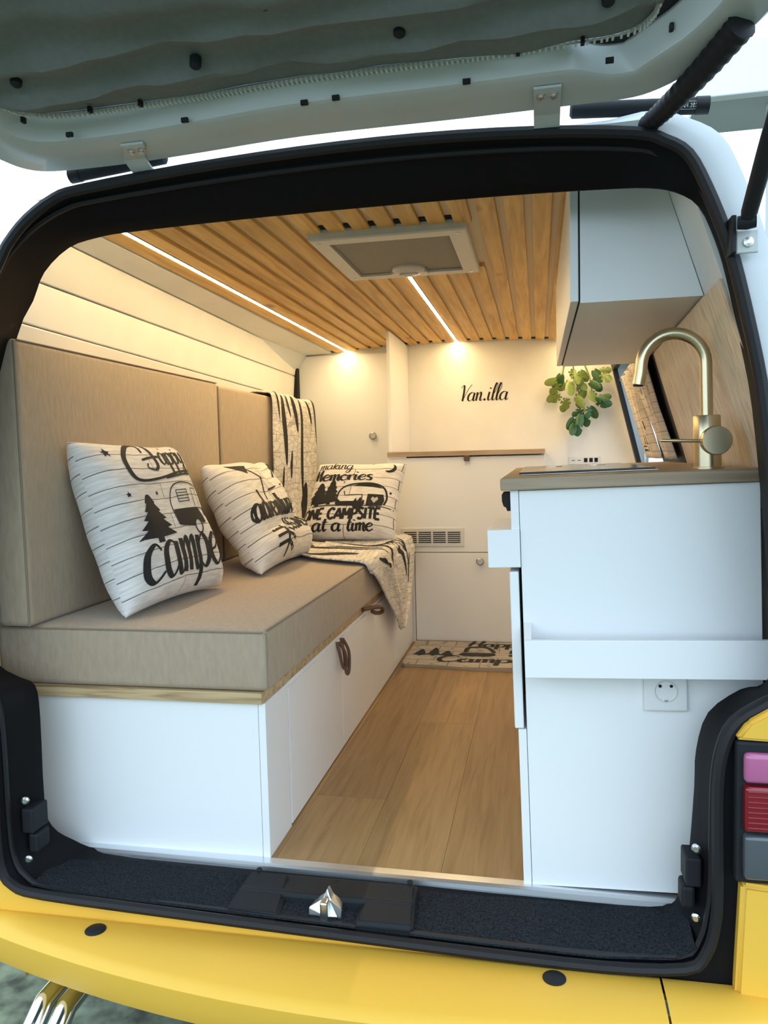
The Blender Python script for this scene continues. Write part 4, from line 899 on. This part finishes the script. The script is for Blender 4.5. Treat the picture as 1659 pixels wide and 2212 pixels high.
# faucet
fa = ktilt(thing('kitchen_faucet', 'brushed brass gooseneck faucet standing on the oak worktop', 'faucet', KO))
FX, FY, FZ = .360, 1.685, .8528
bm = NB(); lathe(bm, (FX, FY, FZ), (0, 0, 1), [(.031, 0), (.031, .003), (.0265, .004), (.0265, .048), (.0265, .052), (.0265, .106), (.025, .108), (.0, .108)], 36); obj('body', bm, M['brass'], fa, True)
arc = [(FX, FY, FZ+.10), (FX, FY, FZ+.215)]+[(FX-.0625+.0625*math.cos(a), FY, FZ+.215+.0625*math.sin(a)) for a in [pi*i/18 for i in range(1, 18)]]+[(FX-.127, FY, FZ+.200), (FX-.132, FY, FZ+.178)]
bm = NB(); tube(bm, arc, .0123, 20); obj('spout', bm, M['brass'], fa, True)
bm = NB(); tube(bm, [arc[-1], Vector(arc[-1])+Vector((-.0003, 0, -.003))], .0100, 16); obj('aerator', bm, M['dark'], fa)
bm = NB(); lathe(bm, (FX+.010, FY-.020, FZ+.056), (0, -1, 0), [(.029, 0), (.029, .022), (.0275, .024), (.0, .024)], 36); hu = obj('lever_hub', bm, M['brass'], fa, True)
bm = NB(); tube(bm, [(FX-.015, FY-.034, FZ+.056), (FX-.096, FY-.038, FZ+.061)], .0034, 12); obj('lever', bm, M['brass'], hu, True)

# ================================================================== OVERHEAD CABINET
oh = thing('overhead_cabinet', 'white overhead cabinet above the kitchen worktop at right', 'cabinet', (.2, 2.2, 1.2))
bm = NB(); OY0, OY1 = 1.632, 2.80
def op(y): return [(.0865, y, 1.2), (rwx(y, 1.2)-.0006, y, 1.2), (rwx(y, 1.46)-.0006, y, 1.46), (.0865, y, 1.478)]
hexa(bm, op(OY0), op(OY1)); obj('carcass', bm, M['white'], oh)
od = obj('door', B(.067, .083, OY0-.002, OY1+.01, 1.203, 1.476, .0015), M['white'], oh)
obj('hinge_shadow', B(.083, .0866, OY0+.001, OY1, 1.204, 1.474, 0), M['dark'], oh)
bm = NB(); bx(bm, .0665, .0675, 2.36, 2.44, 1.30, 1.36); 

# ================================================================== CURTAIN
cu = thing('curtain', 'printed wood-look curtain at the side window behind the faucet', 'curtain', (.44, 3.1, .87))
def cur(u, z, ya, yb, off=0):
    y = lerp(ya, yb, u); return Vector((rwx(y, z)-.022-off+.010*math.sin(u*20+z*3)+.004*math.sin(u*47), y, z))
for nm, tabs in ((0, [(0, 2.95, 3.36), (.5, 2.97, 3.38), (1, 2.80, 3.44)]), (1, [(0, 2.58, 2.78), (.5, 2.60, 2.90), (1, 2.56, 2.99)])):
    bm = NB()
    def rng(t, tabs=tabs):
        return interp([(a, b) for a, b, c in tabs], t), interp([(a, c) for a, b, c in tabs], t)
    rows = []
    for i in range(25):
        t = i/24; a, b = rng(t); z = lerp(.872, 1.215, t); rows.append([cur(j/20, z, a, b) for j in range(21)])
    loft(bm, rows, uv=lambda i, j, nm=nm: (j/20*.6+nm*.7, i/24))
    o = obj('curtain_panel', bm, M['drape'], cu, True); o.modifiers.new('thickness', 'SOLIDIFY').thickness = .002
bm = NB()
fc = lambda x, z: cur(x, z, 2.97, 3.36, .003)
for a, b, z0, z1 in ((.2, .25, .98, 1.06), (.30, .28, .985, 1.03), (.15, .1, .96, .985)): ribbon(bm, fc, [(a, z1), (b, z0)], .012, taper=True)
for k in range(7): ribbon(bm, fc, [(.18+k*.08, .975), (.19+k*.08, .99+.012*(k % 3))], .05, taper=True)
for k in range(6): ribbon(bm, fc, [(.35+k*.07, .925), (.33+k*.07, .965-.01*(k % 2))], .012, smooth=False)
ribbon(bm, fc, [(.40, .90), (.95, .905)], .006, smooth=False); ribbon(bm, fc, [(.40, .915), (.95, .92)], .004, smooth=False); ribbon(bm, fc, [(.42, .90), (.42, .918)], .04, smooth=False); ribbon(bm, fc, [(.75, .90), (.75, .92)], .06, smooth=False)
obj('printed_sketch', bm, M['ink'], cu)
bm = NB(); tube(bm, [(rwx(2.5, 1.215)-.022, 2.54, 1.222), (rwx(3.7, 1.215)-.022, 3.66, 1.222)], .005, 10); obj('curtain_rod', bm, M['knob'], cu)

# ================================================================== HANGING PLANT
pl = thing('hanging_plant', 'trailing green monstera garland on the partition beside the overhead cabinet', 'plant', (.2, 4.15, 1.36))
def leaf_mesh(split):
    bm = NB(); n = 40; c0 = bm.verts.new((0, .02, 0)); V = []
    for i in range(n):
        a = 2*pi*i/n; r = .5*(1+.25*math.cos(a))*(1-.25*math.exp(-((a-pi)/.35)**2)*1.6)
        if split and i % 5 in (2,) and 4 < i < 36 and not 17 < i < 23: r *= .28
        x = r*math.sin(a); y = .5+r*math.cos(a)*1.05-.05
        V.append(bm.verts.new((x*.58, y, .10*math.cos(x*3)-.22*(y-.5)**2-.05)))
    for i in range(n): bm.faces.new((V[i], V[(i+1) % n], c0))
    # midrib fan centre lifted to the leaf middle
    c0.co = Vector((0, .45, .06))
    me = bpy.data.meshes.new('leaf'); bm.to_mesh(me); bm.free(); me.shade_smooth(); return me
lm = [leaf_mesh(True), leaf_mesh(False)]; lm2 = [m_.copy() for m_ in lm]
for m_ in lm: m_.materials.append(M['leaf'])
for m_ in lm2: m_.materials.append(M['leaf2'])
LV = [(.125, 1.315, .085, 200, 0), (.175, 1.325, .08, 160, 1), (.225, 1.322, .085, 190, 1), (.275, 1.325, .08, 150, 0), (.305, 1.30, .075, 130, 1), (.118, 1.265, .08, 215, 1), (.165, 1.270, .085, 190, 1), (.215, 1.270, .09, 170, 1), (.265, 1.275, .08, 140, 0), (.115, 1.21, .075, 235, 1), (.15, 1.19, .08, 200, 1), (.205, 1.21, .085, 175, 1), (.25, 1.215, .07, 150, 1),
 (.275, 1.18, .085, 125, 0), (.285, 1.155, .08, 100, 0), (.255, 1.14, .075, 150, 0), (.22, 1.13, .07, 190, 0), (.23, 1.105, .08, 165, 0), (.19, 1.085, .075, 215, 0), (.205, 1.075, .085, 185, 0), (.235, 1.085, .06, 150, 0), (.185, 1.055, .07, 200, 0)]
LV += [(x+random.uniform(-.02, .02), z+random.uniform(-.02, .02), s*.85, a+random.uniform(-50, 50), k) for x, z, s, a, k in LV[:18]]
for i, (x, z, s, ang, k) in enumerate(LV):
    me = (lm2 if k else lm)[0 if i % 3 else 1]
    o = bpy.data.objects.new('leaf', me); C.objects.link(o); o.parent = pl
    o.location = Vector((x, 4.14-.05*random.random()-.02, z))-Vector((.2, 4.15, 1.36))
    o.rotation_euler = (math.radians(90+random.uniform(-28, 28)), math.radians(ang), math.radians(random.uniform(-25, 25))); o.scale = (s, s, s)
bm = NB()
for pts in ([(.18, 4.185, 1.40), (.19, 4.15, 1.30), (.21, 4.13, 1.20), (.235, 4.13, 1.12), (.20, 4.13, 1.06)], [(.22, 4.185, 1.40), (.26, 4.15, 1.30), (.275, 4.13, 1.2), (.28, 4.13, 1.16)], [(.15, 4.185, 1.40), (.13, 4.14, 1.30), (.13, 4.13, 1.22)]): tube(bm, crom(pts, 6), .003, 6)
obj('vine', bm, M['stem'], pl, True)

# ================================================================== FLOOR MAT
mt = thing('floor_mat', 'printed runner mat with camper lettering in front of the white cabinet door', 'mat', (-.32, 3.42, 0))
def mz(x, y): return .012+.006*(1+math.sin(9*x+2))*max(0, 1-(y-3.19)/.12)*.5+.002*math.sin(14*y)
bm = NB(); nx, ny = 40, 16
def mp(i, j, top):
    x = lerp(-.585, -.03, i/nx); y = lerp(3.195+.015*math.sin(x*9), 3.645, j/ny)
    if i == 0 and j == 0: x += .02
    return Vector((x, y, mz(x, y) if top else .0005))
loft(bm, [[mp(i, j, 1) for i in range(nx+1)] for j in range(ny+1)], uv=lambda j, i: (i/nx*1.3, j/ny))
rim = [mp(i, 0, 1) for i in range(nx+1)]+[mp(nx, j, 1) for j in range(1, ny+1)]+[mp(i, ny, 1) for i in range(nx-1, -1, -1)]+[mp(0, j, 1) for j in range(ny-1, 0, -1)]
loft(bm, [rim, [Vector((p.x, p.y, .0005)) for p in rim]], closed=True); bmesh.ops.recalc_face_normals(bm, faces=bm.faces)
obj('pile', bm, M['matcloth'], mt, True)
fmt = lambda x, y: Vector((x, y, mz(x, y)+.0015))
bm = NB(); write(bm, lambda x, y: fmt(x, y), 'Camper', -.445, 3.265, .058, .022, .008, slant=.1, sx=1.35)
write(bm, lambda x, y: fmt(x, y), 'Happy', -.33, 3.555, .045, .018, .007, slant=.1, sx=1.3)
obj('lettering', bm, M['ink'], mt)
bm = NB()
for x, h in ((-.53, .12), (-.47, .15), (-.41, .10)): fill(bm, fmt, pine_poly(x, 3.365, h, .07, 3), 10, 3)
fill(bm, fmt, [(-.36, 3.40), (-.34, 3.44), (-.20, 3.44), (-.19, 3.40), (-.22, 3.375), (-.33, 3.375)], 6, 5); ribbon(bm, fmt, [(-.33, 3.45), (-.32, 3.53), (-.24, 3.535), (-.20, 3.45)], .02); fill(bm, fmt, ell(-.085, 3.46, .05, .07, 14, 0, pi)+[(-.135, 3.44), (-.035, 3.44)], 8, 3); fill(bm, fmt, [(-.135, 3.385), (-.135, 3.42), (-.035, 3.42), (-.035, 3.385)], 4, 3)
obj('printed_caravan', bm, M['ink'], mt)

# ================================================================== OUTSIDE
gr = struct('ground', B(-40, 40, -40, 60, -.70, -.62, 0), M['grass'])
hs = thing('neighbour_house', 'pale house with flat canopy beyond the van at upper right', 'building', (4, 8, -.62))
obj('canopy_fascia', B(1.18, 8, 6.2, 6.3, 3.46, 3.84, .01), M['render_wall'], hs)
obj('canopy_soffit', B(1.18, 8, 6.3, 6.9, 3.46, 3.50, 0), M['soffit'], hs)
obj('wall', B(2.9, 8, 6.5, 6.9, -.62, 3.46, 0), M['render_wall'], hs)
obj('post', B(1.70, 1.86, 6.3, 6.45, -.62, 3.46, .01), M['soffit'], hs)
bm = NB(); bmesh.ops.create_icosphere(bm, subdivisions=4, radius=1)
for v in bm.verts:
    d = 1+.12*math.sin(7*v.co.x+3*v.co.z)+.1*math.sin(11*v.co.y+5*v.co.x)+.08*math.sin(17*v.co.z); v.co = Vector((2.75+v.co.x*.85*d, 8.1+v.co.y*.6*d, .6+v.co.z*1.22*d))
tag(obj('hedge', bm, M['bush'], None, True, loc=(2.7, 8.1, -.62)), 'dark hedge behind the pale house canopy at the right edge', 'hedge')
